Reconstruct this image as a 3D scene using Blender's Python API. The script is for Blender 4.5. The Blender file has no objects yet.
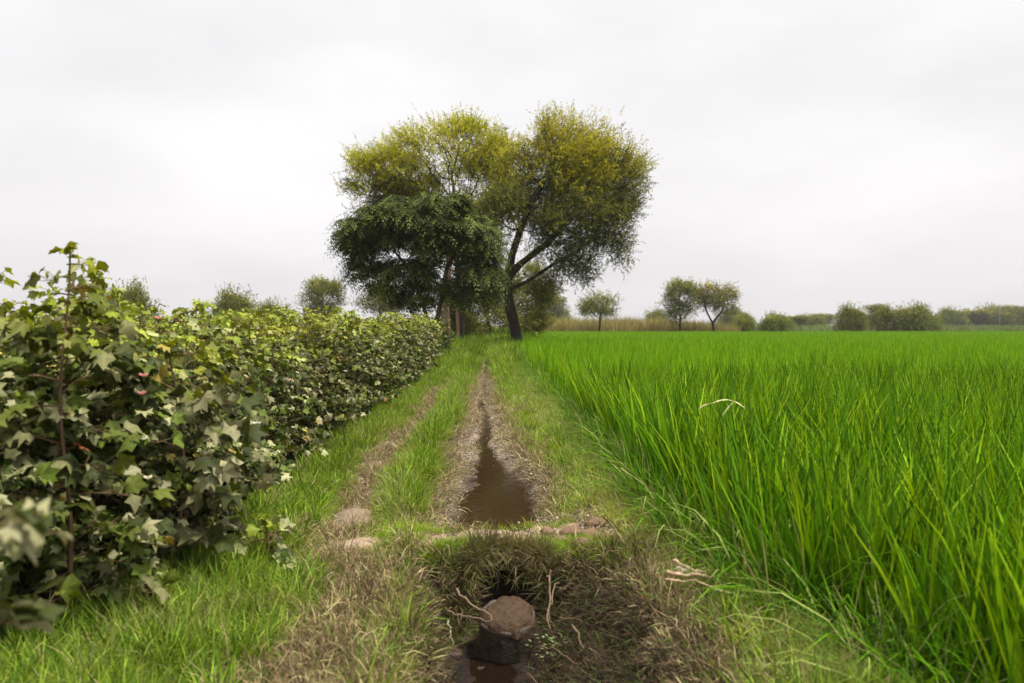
import bpy, math, random
import numpy as np
from mathutils import Vector, Matrix
R = math.radians
random.seed(7)
rng = np.random.default_rng(11)
sc = bpy.context.scene
COL = sc.collection

# ------------------------------------------------------------------ camera
cam_d = bpy.data.cameras.new('camera'); cam = bpy.data.objects.new('camera', cam_d); COL.objects.link(cam)
cam.location = (0, 0, 1.4); cam.rotation_euler = (R(90 - 1.19), 0, R(-1.58))
cam_d.lens = 28; cam_d.sensor_width = 36; cam_d.clip_end = 3000; cam_d.clip_start = .05
cam_d.dof.use_dof = True; cam_d.dof.focus_distance = 9.0; cam_d.dof.aperture_fstop = 2.4
sc.camera = cam

# ------------------------------------------------------------------ sky and sun
SUN_EL, SUN_AZ = 66, 115          # azimuth clockwise from +Y: behind the camera's right shoulder
w = bpy.data.worlds.new('World'); sc.world = w; w.use_nodes = True
nt = w.node_tree; nt.nodes.clear()
def N(nt, t, **k):
    n = nt.nodes.new(t)
    for a, b in k.items():
        if a.startswith('i_'):
            n.inputs[a[2:].replace('_', ' ')].default_value = b
        else: setattr(n, a, b)
    return n
L = lambda nt, a, b: nt.links.new(a, b)
out = N(nt, 'ShaderNodeOutputWorld'); bg = N(nt, 'ShaderNodeBackground'); bg.inputs['Strength'].default_value = .1
sky = N(nt, 'ShaderNodeTexSky', sky_type='NISHITA', sun_disc=False, sun_elevation=R(SUN_EL), sun_rotation=R(SUN_AZ), dust_density=4)
tc = N(nt, 'ShaderNodeTexCoord'); sep = N(nt, 'ShaderNodeSeparateXYZ'); L(nt, tc.outputs['Generated'], sep.inputs[0])
ramp = N(nt, 'ShaderNodeValToRGB')                # overcast sky: brighter towards the zenith
el = ramp.color_ramp.elements
el[0].position = 0; el[0].color = (.40, .39, .395, 1)
el[1].position = 1; el[1].color = (.52, .52, .53, 1)
for p, c in ((.12, (.425, .415, .42, 1)), (.38, (.445, .44, .445, 1)), (.7, (.50, .50, .51, 1))):
    e = el.new(p); e.color = c
L(nt, sep.outputs['Z'], ramp.inputs[0])
mp = N(nt, 'ShaderNodeMapping'); mp.inputs['Scale'].default_value = (1.2, 1.2, 3.2); L(nt, tc.outputs['Generated'], mp.inputs[0])
nz = N(nt, 'ShaderNodeTexNoise'); nz.inputs['Scale'].default_value = 1.6; nz.inputs['Detail'].default_value = 5; nz.inputs['Roughness'].default_value = .5
L(nt, mp.outputs[0], nz.inputs['Vector'])
mr = N(nt, 'ShaderNodeMapRange'); mr.inputs['From Min'].default_value = .3; mr.inputs['From Max'].default_value = .7
mr.inputs['To Min'].default_value = 16.8; mr.inputs['To Max'].default_value = 21.2
L(nt, nz.outputs['Fac'], mr.inputs['Value'])
mul = N(nt, 'ShaderNodeVectorMath', operation='SCALE'); L(nt, ramp.outputs[0], mul.inputs[0]); L(nt, mr.outputs[0], mul.inputs['Scale'])
mx = N(nt, 'ShaderNodeMixRGB'); mx.inputs[0].default_value = .96
L(nt, sky.outputs[0], mx.inputs[1]); L(nt, mul.outputs[0], mx.inputs[2]); L(nt, mx.outputs[0], bg.inputs[0]); L(nt, bg.outputs[0], out.inputs[0])
sd = bpy.data.lights.new('sun', 'SUN'); sd.energy = 4.6; sd.angle = R(9); sd.color = (1, .94, .83)
sun = bpy.data.objects.new('sun', sd); COL.objects.link(sun)
az, e_ = R(SUN_AZ), R(SUN_EL)
sv = Vector((math.sin(az) * math.cos(e_), math.cos(az) * math.cos(e_), math.sin(e_)))
sun.rotation_euler = sv.to_track_quat('Z', 'Y').to_euler(); sun.location = sv * 60
vs = sc.view_settings; vs.view_transform = 'Standard'; vs.look = 'None'; vs.exposure = .22; vs.gamma = 1; vs.use_curve_mapping = False
sc.cycles.max_bounces = 6; sc.cycles.diffuse_bounces = 3; sc.cycles.transmission_bounces = 3; sc.cycles.glossy_bounces = 2
sc.cycles.transparent_max_bounces = 4; sc.cycles.volume_bounces = 0; sc.cycles.use_denoising = True
sc.cycles.use_adaptive_sampling = True

# ------------------------------------------------------------------ helpers
def tag(o, label=None, cat=None, group=None, kind=None):
    for k, v in (('label', label), ('category', cat), ('group', group), ('kind', kind)):
        if v: o[k] = v
    return o

def mesh(name, V, F, mats=None, col=None, smooth=False):
    """V n x 3; F: array m x k or list of such; col n x 3 (own colour of each point)."""
    V = np.asarray(V, dtype=np.float32)
    if not isinstance(F, (list, tuple)): F = [F]
    F = [np.asarray(f, dtype=np.int32) for f in F if len(f)]
    me = bpy.data.meshes.new(name)
    me.vertices.add(len(V)); me.vertices.foreach_set('co', V.ravel())
    nl = sum(f.size for f in F); npoly = sum(len(f) for f in F)
    me.loops.add(nl); me.polygons.add(npoly)
    me.loops.foreach_set('vertex_index', np.concatenate([f.ravel() for f in F]))
    st, k = [], 0
    for f in F:
        st.append(k + np.arange(len(f)) * f.shape[1]); k += f.size
    me.polygons.foreach_set('loop_start', np.concatenate(st).astype(np.int32))
    if smooth: me.polygons.foreach_set('use_smooth', np.ones(npoly, dtype=bool))
    if col is not None:
        a = me.attributes.new('tint', 'FLOAT_COLOR', 'POINT')
        c = np.ones((len(V), 4), dtype=np.float32); c[:, :3] = col
        a.data.foreach_set('color', c.ravel())
    me.update(calc_edges=True); me.validate()
    for m in (mats if isinstance(mats, (list, tuple)) else [mats] if mats else []): me.materials.append(m)
    return me

def obj(name, me, parent=None, loc=(0, 0, 0)):
    o = bpy.data.objects.new(name, me); COL.objects.link(o); o.location = loc
    if parent: o.parent = parent
    return o

def thing(name, label, cat, loc=(0, 0, 0), rotz=0, group=None, scale=1):
    o = bpy.data.objects.new(name, None); COL.objects.link(o); o.location = loc; o.rotation_euler = (0, 0, rotz)
    o.empty_display_size = .1; o.scale = (scale,) * 3 if not hasattr(scale, '__len__') else scale
    return tag(o, label, cat, group)

def dup(root, loc, rotz, scale=1, label=None, group=None, skip=()):
    r = root.copy(); COL.objects.link(r); r.location = loc; r.rotation_euler = (0, 0, rotz)
    r.scale = (scale,) * 3 if not hasattr(scale, '__len__') else scale
    if label: r['label'] = label
    if group: r['group'] = group
    for ch in root.children:
        if ch.name.split('.')[0] in skip: continue
        c = ch.copy(); COL.objects.link(c); c.parent = r
        for g in ch.children:
            d = g.copy(); COL.objects.link(d); d.parent = c
    return r

def unit(v):
    return v / np.maximum(np.linalg.norm(v, axis=-1, keepdims=True), 1e-9)

class Acc:
    """collects pieces of one mesh"""
    def __init__(s): s.V = []; s.F = {}; s.C = []; s.n = 0
    def add(s, V, F, C):
        F = np.asarray(F)
        s.F.setdefault(F.shape[1], []).append(F + s.n)
        V = np.asarray(V); s.V.append(V); s.C.append(np.broadcast_to(np.asarray(C, dtype=float), (len(V), 3))); s.n += len(V)
    def mesh(s, name, mat, smooth=False):
        return mesh(name, np.concatenate(s.V), [np.concatenate(f) for f in s.F.values()], mat, np.concatenate(s.C), smooth)

def tube(acc, P, rad, col, sides=5, cap=True):
    P = np.asarray(P, dtype=float); n = len(P); rad = np.broadcast_to(rad, (n,))
    T = unit(np.gradient(P, axis=0)); ref = np.array([.31, .11, .94]) if abs(T[0, 2]) < .9 else np.array([1., .1, 0])
    A = unit(np.cross(T, ref)); B = np.cross(T, A)
    a = np.arange(sides) / sides * 2 * np.pi
    V = P[:, None] + rad[:, None, None] * (np.cos(a)[None, :, None] * A[:, None] + np.sin(a)[None, :, None] * B[:, None])
    i = np.arange(n - 1)[:, None] * sides; j = np.arange(sides)[None]; k = (j + 1) % sides
    F = np.stack([i + j, i + k, i + sides + k, i + sides + j], -1).reshape(-1, 4)
    acc.add(V.reshape(-1, 3), F, col)

def vnoise(x, y, s, seed=0):
    """smooth value noise in -1..1"""
    x = np.asarray(x, float) / s; y = np.asarray(y, float) / s
    xi = np.floor(x).astype(np.int64); yi = np.floor(y).astype(np.int64); fx = x - xi; fy = y - yi
    fx = fx * fx * (3 - 2 * fx); fy = fy * fy * (3 - 2 * fy)
    def h(a, b):
        n = (a * 374761393 + b * 668265263 + seed * 1442695041) & 0x7fffffff
        n = ((n ^ (n >> 13)) * 1274126177) & 0x7fffffff
        return ((n ^ (n >> 16)) & 0xffff) / 32767.5 - 1
    return (h(xi, yi) * (1 - fx) + h(xi + 1, yi) * fx) * (1 - fy) + (h(xi, yi + 1) * (1 - fx) + h(xi + 1, yi + 1) * fx) * fy
def fbm(x, y, s, seed=0, o=4):
    return sum(vnoise(x, y, s / 2 ** i, seed + i) * .5 ** i for i in range(o)) / 1.9
def sst(a, b, x):
    t = np.clip((x - a) / (b - a), 0, 1); return t * t * (3 - 2 * t)

# ------------------------------------------------------------------ materials
def leaf_mat(name, trans=.35, rough=.55, spec=.3, vary=.25, hue=.02, dry=0.):
    m = bpy.data.materials.new(name); m.use_nodes = True; nt = m.node_tree; nt.nodes.clear()
    o = N(nt, 'ShaderNodeOutputMaterial'); at = N(nt, 'ShaderNodeAttribute', attribute_name='tint')
    oi = N(nt, 'ShaderNodeObjectInfo')
    tcn = N(nt, 'ShaderNodeTexCoord'); noi = N(nt, 'ShaderNodeTexNoise'); noi.inputs['Scale'].default_value = 9; noi.inputs['Detail'].default_value = 2
    L(nt, tcn.outputs['Object'], noi.inputs['Vector'])
    ad = N(nt, 'ShaderNodeMath', operation='ADD'); L(nt, oi.outputs['Random'], ad.inputs[0]); L(nt, noi.outputs['Fac'], ad.inputs[1])
    r = N(nt, 'ShaderNodeMapRange'); r.inputs['From Min'].default_value = .3; r.inputs['From Max'].default_value = 1.7
    r.inputs['To Min'].default_value = 1 - vary; r.inputs['To Max'].default_value = 1 + vary; L(nt, ad.outputs[0], r.inputs['Value'])
    r2 = N(nt, 'ShaderNodeMapRange'); r2.inputs['To Min'].default_value = .5 - hue; r2.inputs['To Max'].default_value = .5 + hue; L(nt, oi.outputs['Random'], r2.inputs['Value'])
    csrc = at.outputs['Color']
    if dry:                     # patches of drier and of lusher growth, some metres and some decimetres across
        ge = N(nt, 'ShaderNodeNewGeometry'); n5 = N(nt, 'ShaderNodeTexNoise'); n5.inputs['Scale'].default_value = 1.7; n5.inputs['Detail'].default_value = 4; n5.inputs['Roughness'].default_value = .65
        L(nt, ge.outputs['Position'], n5.inputs['Vector'])
        q1 = N(nt, 'ShaderNodeMapRange'); q1.inputs['From Min'].default_value = .5; q1.inputs['From Max'].default_value = .72; q1.inputs['To Max'].default_value = dry; L(nt, n5.outputs['Fac'], q1.inputs['Value'])
        q2 = N(nt, 'ShaderNodeMapRange'); q2.inputs['From Min'].default_value = .28; q2.inputs['From Max'].default_value = .5; q2.inputs['To Min'].default_value = .55; q2.inputs['To Max'].default_value = 1; L(nt, n5.outputs['Fac'], q2.inputs['Value'])
        v1 = N(nt, 'ShaderNodeVectorMath', operation='SCALE'); L(nt, csrc, v1.inputs[0]); L(nt, q2.outputs[0], v1.inputs['Scale'])
        m1 = N(nt, 'ShaderNodeMixRGB'); m1.inputs[2].default_value = (.40, .33, .16, 1); L(nt, q1.outputs[0], m1.inputs[0]); L(nt, v1.outputs[0], m1.inputs[1]); csrc = m1.outputs[0]
    hs = N(nt, 'ShaderNodeHueSaturation'); L(nt, csrc, hs.inputs['Color']); L(nt, r.outputs[0], hs.inputs['Value']); L(nt, r2.outputs[0], hs.inputs['Hue'])
    p = N(nt, 'ShaderNodeBsdfPrincipled'); p.inputs['Roughness'].default_value = rough; p.inputs['Specular IOR Level'].default_value = spec
    L(nt, hs.outputs[0], p.inputs['Base Color'])
    t = N(nt, 'ShaderNodeBsdfTranslucent')
    h2 = N(nt, 'ShaderNodeHueSaturation'); h2.inputs['Saturation'].default_value = 1.12; h2.inputs['Value'].default_value = 1.15; h2.inputs['Hue'].default_value = .49
    L(nt, hs.outputs[0], h2.inputs['Color']); L(nt, h2.outputs[0], t.inputs[0])
    mx = N(nt, 'ShaderNodeMixShader'); mx.inputs[0].default_value = trans
    L(nt, p.outputs[0], mx.inputs[1]); L(nt, t.outputs[0], mx.inputs[2]); L(nt, mx.outputs[0], o.inputs[0])
    return m
def solid_mat(name, rough=.85, spec=.2, bump=.3, scale=30, vary=.3, wave=False):
    """own colour from the mesh, broken up by procedural grain and relief"""
    m = bpy.data.materials.new(name); m.use_nodes = True; nt = m.node_tree; p = nt.nodes['Principled BSDF']
    at = N(nt, 'ShaderNodeAttribute', attribute_name='tint'); tcn = N(nt, 'ShaderNodeTexCoord')
    noi = N(nt, 'ShaderNodeTexNoise'); noi.inputs['Scale'].default_value = scale; noi.inputs['Detail'].default_value = 6; noi.inputs['Roughness'].default_value = .65
    mpn = N(nt, 'ShaderNodeMapping'); mpn.inputs['Scale'].default_value = (1, 1, .25) if wave else (1, 1, 1)
    L(nt, tcn.outputs['Object'], mpn.inputs[0]); L(nt, mpn.outputs[0], noi.inputs['Vector'])
    r = N(nt, 'ShaderNodeMapRange'); r.inputs['From Min'].default_value = .3; r.inputs['From Max'].default_value = .7
    r.inputs['To Min'].default_value = 1 - vary; r.inputs['To Max'].default_value = 1 + vary; L(nt, noi.outputs['Fac'], r.inputs['Value'])
    vm = N(nt, 'ShaderNodeVectorMath', operation='SCALE'); L(nt, at.outputs['Color'], vm.inputs[0]); L(nt, r.outputs[0], vm.inputs['Scale'])
    L(nt, vm.outputs[0], p.inputs['Base Color']); p.inputs['Roughness'].default_value = rough; p.inputs['Specular IOR Level'].default_value = spec
    b = N(nt, 'ShaderNodeBump'); b.inputs['Strength'].default_value = bump; b.inputs['Distance'].default_value = .02
    L(nt, noi.outputs['Fac'], b.inputs['Height']); L(nt, b.outputs[0], p.inputs['Normal'])
    return m
M_grass = leaf_mat('grass_blades', .34, .6, .12, .28, .02, .55)
M_rice = leaf_mat('rice_blades', .28, .6, .12, .16, .012)
M_straw = leaf_mat('straw', .2, .7, .2, .3, .01)
M_cotton = leaf_mat('cotton_leaf', .2, .6, .22, .24, .015)
M_fol = leaf_mat('tree_leaf', .3, .55, .3, .18, .012)
M_dark = leaf_mat('dark_leaf', .25, .55, .2, .2, .01)
M_flower = leaf_mat('petal', .4, .6, .2, .1, .01)
M_bark = solid_mat('bark', .9, .15, .7, 9, .45, True)
M_stem = solid_mat('cotton_stem', .7, .2, .2, 40, .25, True)
M_clod = solid_mat('dry_earth', .95, .1, .6, 22, .22)
M_cap = solid_mat('damp_mud_cap', .55, .4, 1., 34, .5)
M_wetmud = solid_mat('wet_mud', .33, .5, .8, 28, .45)

# ------------------------------------------------------------------ the lie of the land
def xc(y):       # middle of the ditch
    return .03 - .16 * sst(6, 15, y) + .04 * np.sin(y * 1.15) * sst(5, 8, y)
def hw(y):       # half width of the ditch
    return .40 - .16 * sst(7.0, 13, y) - .08 * sst(16, 30, y)
def pit_mask(x, y):
    # 1 inside the hole, in front of the earth crossing
    wob = .05 * fbm(x, y, .3, 31) + .04 * fbm(x, y, .09, 37)
    left = sst(-.40, -.22, x + wob * 1.5 + .10 * sst(3.4, 4.6, y)); right = 1 - sst(.38, .88, x + wob * 2.0 - .12 * sst(4.6, 3.2, y))
    back = 1 - sst(4.50, 4.66, y + wob + .16 * sst(.35, .8, x))
    return left * right * back
def ground(x, y):
    x = np.asarray(x, float); y = np.asarray(y, float)
    near = 1 - sst(40, 90, y)
    z = .025 * fbm(x, y, 1.3, 3) + .012 * fbm(x, y, .3, 5)
    z = z + .07 * np.exp(-((x + .68) / .2) ** 2) * near * sst(5.4, 6.4, y)        # grass ridge beside the ditch
    z = z - .03 * np.exp(-((x + 1.08) / .14) ** 2) * near
    z = z + .05 * np.exp(-((x - .8) / .25) ** 2) * near
    dry = sst(1.15 + .12 * sst(5, 3, y), 1.6 + .1 * sst(5, 3, y), x); z = z - .12 * dry * (1 - sst(85, 95, y))    # paddy lies lower
    u = np.abs(x - xc(y) + .05 * fbm(x, y, .5, 9)) / hw(y)
    ditch = (1 - sst(.55, 1.25, u)) * near * sst(5.14, 5.5, y + .16 * fbm(x, y, .3, 8))
    bed = -.20 + .11 * sst(6.6, 9.2, y) + .06 * fbm(x, y, .34, 12) + .022 * fbm(x, y, .09, 13) + .05 * sst(.1, .5, u) - .04 * np.exp(-((x - xc(y) - .05 * np.sin(3 * y)) / .10) ** 2) * sst(7.5, 9, y)
    z = z * (1 - ditch) + ditch * bed
    br = sst(4.5, 4.8, y) * (1 - sst(5.2, 5.5, y)) * np.exp(-((x - .1) / .8) ** 4)
    z = z + .06 * br + .035 * br * fbm(x, y, .16, 15)
    pm = pit_mask(x, y)
    fl = -.36 + .04 * fbm(x, y, .25, 17) + .03 * fbm(x, y, .07, 18) - .06 * np.exp(-((x - .02) / .16) ** 2) * (1 - sst(4.15, 4.4, y)) + .14 * sst(.3, .6, x)
    z = z * (1 - pm) + pm * fl + .05 * fbm(x, y, .11, 19) * 4 * pm * (1 - pm)
    # round recess that swallows the pipe
    rr = np.hypot((x - .09) / .28, (y - 4.44) / .28)
    z = np.where(y > 4.2, np.minimum(z, -.37 + .5 * sst(.9, 1.12, rr)), z)
    return z

# ground sheet, fine where the camera looks down on it
def axis(segs):
    a = []
    for s, e, d in segs: a += list(np.arange(s, e, d))
    a.append(segs[-1][1]); return np.array(a)
gx = axis([(-900, -100, 100), (-100, -20, 10), (-20, -4, 1), (-4, -1.8, .12), (-1.8, -.45, .035), (-.45, 1.0, .0165), (1.0, 1.8, .04), (1.8, 4, .2), (4, 20, 2), (20, 100, 10), (100, 900, 100)])
gy = axis([(-30, 0, 3), (0, 2.6, .1), (2.6, 5.6, .0165), (5.6, 10, .03), (10, 20, .08), (20, 40, .25), (40, 100, 2), (100, 300, 20), (300, 1500, 120)])
X, Y = np.meshgrid(gx, gy); Z = ground(X, Y)
nx, ny = len(gx), len(gy)
idx = np.arange(nx * ny).reshape(ny, nx)
F = np.stack([idx[:-1, :-1], idx[:-1, 1:], idx[1:, 1:], idx[1:, :-1]], -1).reshape(-1, 4)
# what the earth is made of: dark wet mud, grey-brown silt, pink dry soil, soil under grass, paddy mud, far fields
U = np.abs(X - xc(Y)) / hw(Y)
inch = (1 - sst(1.0, 1.5, U + .25 * fbm(X, Y, .25, 44))) * sst(5.1, 5.5, Y)
PM = pit_mask(X, Y)
rrp = np.hypot((X - .09) / .28, (Y - 4.44) / .28); PM = np.maximum(PM, (1 - sst(1.0, 1.3, rrp)))
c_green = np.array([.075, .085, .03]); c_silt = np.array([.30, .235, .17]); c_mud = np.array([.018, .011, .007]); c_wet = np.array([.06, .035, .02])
c_pink = np.array([.40, .28, .19]); c_pad = np.array([.03, .028, .014]); c_straw = np.array([.25, .19, .10]); c_far = np.array([.10, .15, .04])
C = np.broadcast_to(c_green, X.shape + (3,)).copy()
def lay(C, c, m): return C * (1 - m[..., None]) + np.asarray(c) * m[..., None]
C = lay(C, c_straw, sst(-.1, .35, fbm(X, Y, .5, 50)) * .7)
trail = np.exp(-((X + 1.08 + .08 * np.sin(Y * .9)) / .13) ** 2) * sst(4.5, 5.2, Y) + np.exp(-((X + .72 + .35 * sst(4.2, 5.6, Y)) / .15) ** 2) * (1 - sst(4.9, 5.6, Y))
C = lay(C, c_pink, np.clip(trail * 1.5 * (.55 + .6 * fbm(X, Y, .35, 52)), 0, 1))
brm = sst(4.66, 4.8, Y + .08 * fbm(X, Y, .3, 70)) * (1 - sst(5.2, 5.42, Y + .1 * fbm(X, Y, .3, 71))) * sst(-1.0, -.5, X) * (1 - sst(.8, 1.05, X))
C = lay(C, c_pink, np.clip(brm * (.9 + .5 * fbm(X, Y, .2, 53)), 0, 1))
pk = np.exp(-(((X - .76) / .26) ** 2 + ((Y - 5.45) / .42) ** 2) ** 2); C = lay(C, c_pink, pk)
C = lay(C, c_silt, inch)
C = lay(C, c_wet, (1 - sst(-.100, -.06, Z)) * inch)
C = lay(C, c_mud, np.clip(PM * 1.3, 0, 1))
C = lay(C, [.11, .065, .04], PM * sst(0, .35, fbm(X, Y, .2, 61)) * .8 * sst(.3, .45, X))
C = lay(C, c_pad, sst(1.2, 1.5, X) * (1 - sst(82, 86, Y)))
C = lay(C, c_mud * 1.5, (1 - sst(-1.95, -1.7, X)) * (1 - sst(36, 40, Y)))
C = lay(C, c_far * .7, sst(60, 90, Y))
gm = bpy.data.materials.new('earth'); gm.use_nodes = True; nt = gm.node_tree; p = nt.nodes['Principled BSDF']
at = N(nt, 'ShaderNodeAttribute', attribute_name='tint'); wetA = N(nt, 'ShaderNodeAttribute', attribute_name='wet'); tcn = N(nt, 'ShaderNodeTexCoord')
n1 = N(nt, 'ShaderNodeTexNoise'); n1.inputs['Scale'].default_value = 14; n1.inputs['Detail'].default_value = 9; n1.inputs['Roughness'].default_value = .72
n2 = N(nt, 'ShaderNodeTexVoronoi'); n2.inputs['Scale'].default_value = 70; n2.inputs['Randomness'].default_value = 1
n3 = N(nt, 'ShaderNodeTexNoise'); n3.inputs['Scale'].default_value = 120; n3.inputs['Detail'].default_value = 4
for n in (n1, n2, n3): L(nt, tcn.outputs['Object'], n.inputs['Vector'])
r = N(nt, 'ShaderNodeMapRange'); r.inputs['From Min'].default_value = .3; r.inputs['From Max'].default_value = .7; r.inputs['To Min'].default_value = .62; r.inputs['To Max'].default_value = 1.35
L(nt, n1.outputs['Fac'], r.inputs['Value'])
r3 = N(nt, 'ShaderNodeMapRange'); r3.inputs['From Min'].default_value = .35; r3.inputs['From Max'].default_value = .65; r3.inputs['To Min'].default_value = .7; r3.inputs['To Max'].default_value = 1.25
L(nt, n3.outputs['Fac'], r3.inputs['Value'])
mm = N(nt, 'ShaderNodeMath', operation='MULTIPLY'); L(nt, r.outputs[0], mm.inputs[0]); L(nt, r3.outputs[0], mm.inputs[1])
vm = N(nt, 'ShaderNodeVectorMath', operation='SCALE'); L(nt, at.outputs['Color'], vm.inputs[0]); L(nt, mm.outputs[0], vm.inputs['Scale']); L(nt, vm.outputs[0], p.inputs['Base Color'])
r4 = N(nt, 'ShaderNodeMapRange'); r4.inputs['To Min'].default_value = .93; r4.inputs['To Max'].default_value = .3; L(nt, wetA.outputs['Fac'], r4.inputs['Value']); L(nt, r4.outputs[0], p.inputs['Roughness'])
ma = N(nt, 'ShaderNodeMath', operation='MULTIPLY_ADD'); L(nt, n2.outputs['Distance'], ma.inputs[0]); ma.inputs[1].default_value = .35; L(nt, n1.outputs['Fac'], ma.inputs[2])
b = N(nt, 'ShaderNodeBump'); b.inputs['Strength'].default_value = .85; b.inputs['Distance'].default_value = .03; L(nt, ma.outputs[0], b.inputs['Height']); L(nt, b.outputs[0], p.inputs['Normal'])
p.inputs['Specular IOR Level'].default_value = .3
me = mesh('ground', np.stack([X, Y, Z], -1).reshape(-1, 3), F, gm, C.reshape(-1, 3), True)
a = me.attributes.new('wet', 'FLOAT', 'POINT')
wet = np.clip(PM * .75 * sst(-.25, .2, fbm(X, Y, .2, 66)) + (1 - sst(-.105, -.06, Z)) * inch * .9, 0, 1)
a.data.foreach_set('value', wet.astype(np.float32).ravel())
tag(obj('ground', me), kind='structure')

# water in the ditch and at the bottom of the hole
wm = bpy.data.materials.new('muddy_water'); wm.use_nodes = True; nt = wm.node_tree; p = nt.nodes['Principled BSDF']
p.inputs['Base Color'].default_value = (.05, .028, .015, 1); p.inputs['Roughness'].default_value = .04; p.inputs['IOR'].default_value = 1.33
tcn = N(nt, 'ShaderNodeTexCoord'); n1 = N(nt, 'ShaderNodeTexNoise'); n1.inputs['Scale'].default_value = 9; n1.inputs['Detail'].default_value = 3; L(nt, tcn.outputs['Object'], n1.inputs['Vector'])
b = N(nt, 'ShaderNodeBump'); b.inputs['Strength'].default_value = .12; b.inputs['Distance'].default_value = .02; L(nt, n1.outputs['Fac'], b.inputs['Height']); L(nt, b.outputs[0], p.inputs['Normal'])
def water(name, x0, x1, ys, zf):
    V = [(xx, yy, zf(yy)) for yy in ys for xx in (x0, x1)]
    F = [(2 * i, 2 * i + 1, 2 * i + 3, 2 * i + 2) for i in range(len(ys) - 1)]
    tag(obj(name, mesh(name, V, np.array(F), wmd if name == 'ditch_water' else wm)), kind='structure')
wmd = wm.copy(); wmd.name = 'ditch_water'; wmd.node_tree.nodes['Principled BSDF'].inputs['Base Color'].default_value = (.032, .017, .008, 1)
water('ditch_water', -.62, .62, [5.15, 7.0, 9.0, 12, 18, 34], lambda y: -.122 + .03 * float(sst(6.6, 9.2, y)) + .0005 * max(0, y - 9))
water('pit_water', -.45, .85, [1.5, 4.4], lambda y: -.385)

# ------------------------------------------------------------------ scattering of what nobody could count
def scatter(name, P, rot, scl, which, variants, label=None, kind='stuff'):
    P = np.asarray(P, dtype=np.float32); n = len(P)
    me = bpy.data.meshes.new(name); me.vertices.add(n); me.vertices.foreach_set('co', P.ravel())
    a = me.attributes.new('rot', 'FLOAT_VECTOR', 'POINT'); a.data.foreach_set('vector', np.asarray(rot, np.float32).ravel())
    a = me.attributes.new('scl', 'FLOAT_VECTOR', 'POINT'); a.data.foreach_set('vector', np.asarray(scl, np.float32).ravel())
    a = me.attributes.new('which', 'INT', 'POINT'); a.data.foreach_set('value', np.asarray(which, np.int32))
    o = obj(name, me); tag(o, label, kind=kind)
    ng = bpy.data.node_groups.new(name + '_nodes', 'GeometryNodeTree')
    ng.interface.new_socket('Geometry', in_out='INPUT', socket_type='NodeSocketGeometry'); ng.interface.new_socket('Geometry', in_out='OUTPUT', socket_type='NodeSocketGeometry')
    gi = ng.nodes.new('NodeGroupInput'); go = ng.nodes.new('NodeGroupOutput')
    jn = ng.nodes.new('GeometryNodeGeometryToInstance'); iop = ng.nodes.new('GeometryNodeInstanceOnPoints')
    for k, v in reversed(list(enumerate(variants))):
        src = bpy.data.objects.new(name + '_piece', v)
        oi = ng.nodes.new('GeometryNodeObjectInfo'); oi.inputs['Object'].default_value = src
        ng.links.new(oi.outputs['Geometry'], jn.inputs[0])
    iop.inputs['Pick Instance'].default_value = True
    def at(nm, ty):
        x = ng.nodes.new('GeometryNodeInputNamedAttribute'); x.data_type = ty; x.inputs['Name'].default_value = nm; return x.outputs['Attribute']
    e2r = ng.nodes.new('FunctionNodeEulerToRotation'); ng.links.new(at('rot', 'FLOAT_VECTOR'), e2r.inputs[0])
    ng.links.new(gi.outputs[0], iop.inputs['Points']); ng.links.new(jn.outputs[0], iop.inputs['Instance'])
    ng.links.new(at('which', 'INT'), iop.inputs['Instance Index']); ng.links.new(e2r.outputs[0], iop.inputs['Rotation']); ng.links.new(at('scl', 'FLOAT_VECTOR'), iop.inputs['Scale'])
    ng.links.new(iop.outputs[0], go.inputs[0])
    md = o.modifiers.new('scatter', 'NODES'); md.node_group = ng
    return o

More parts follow.
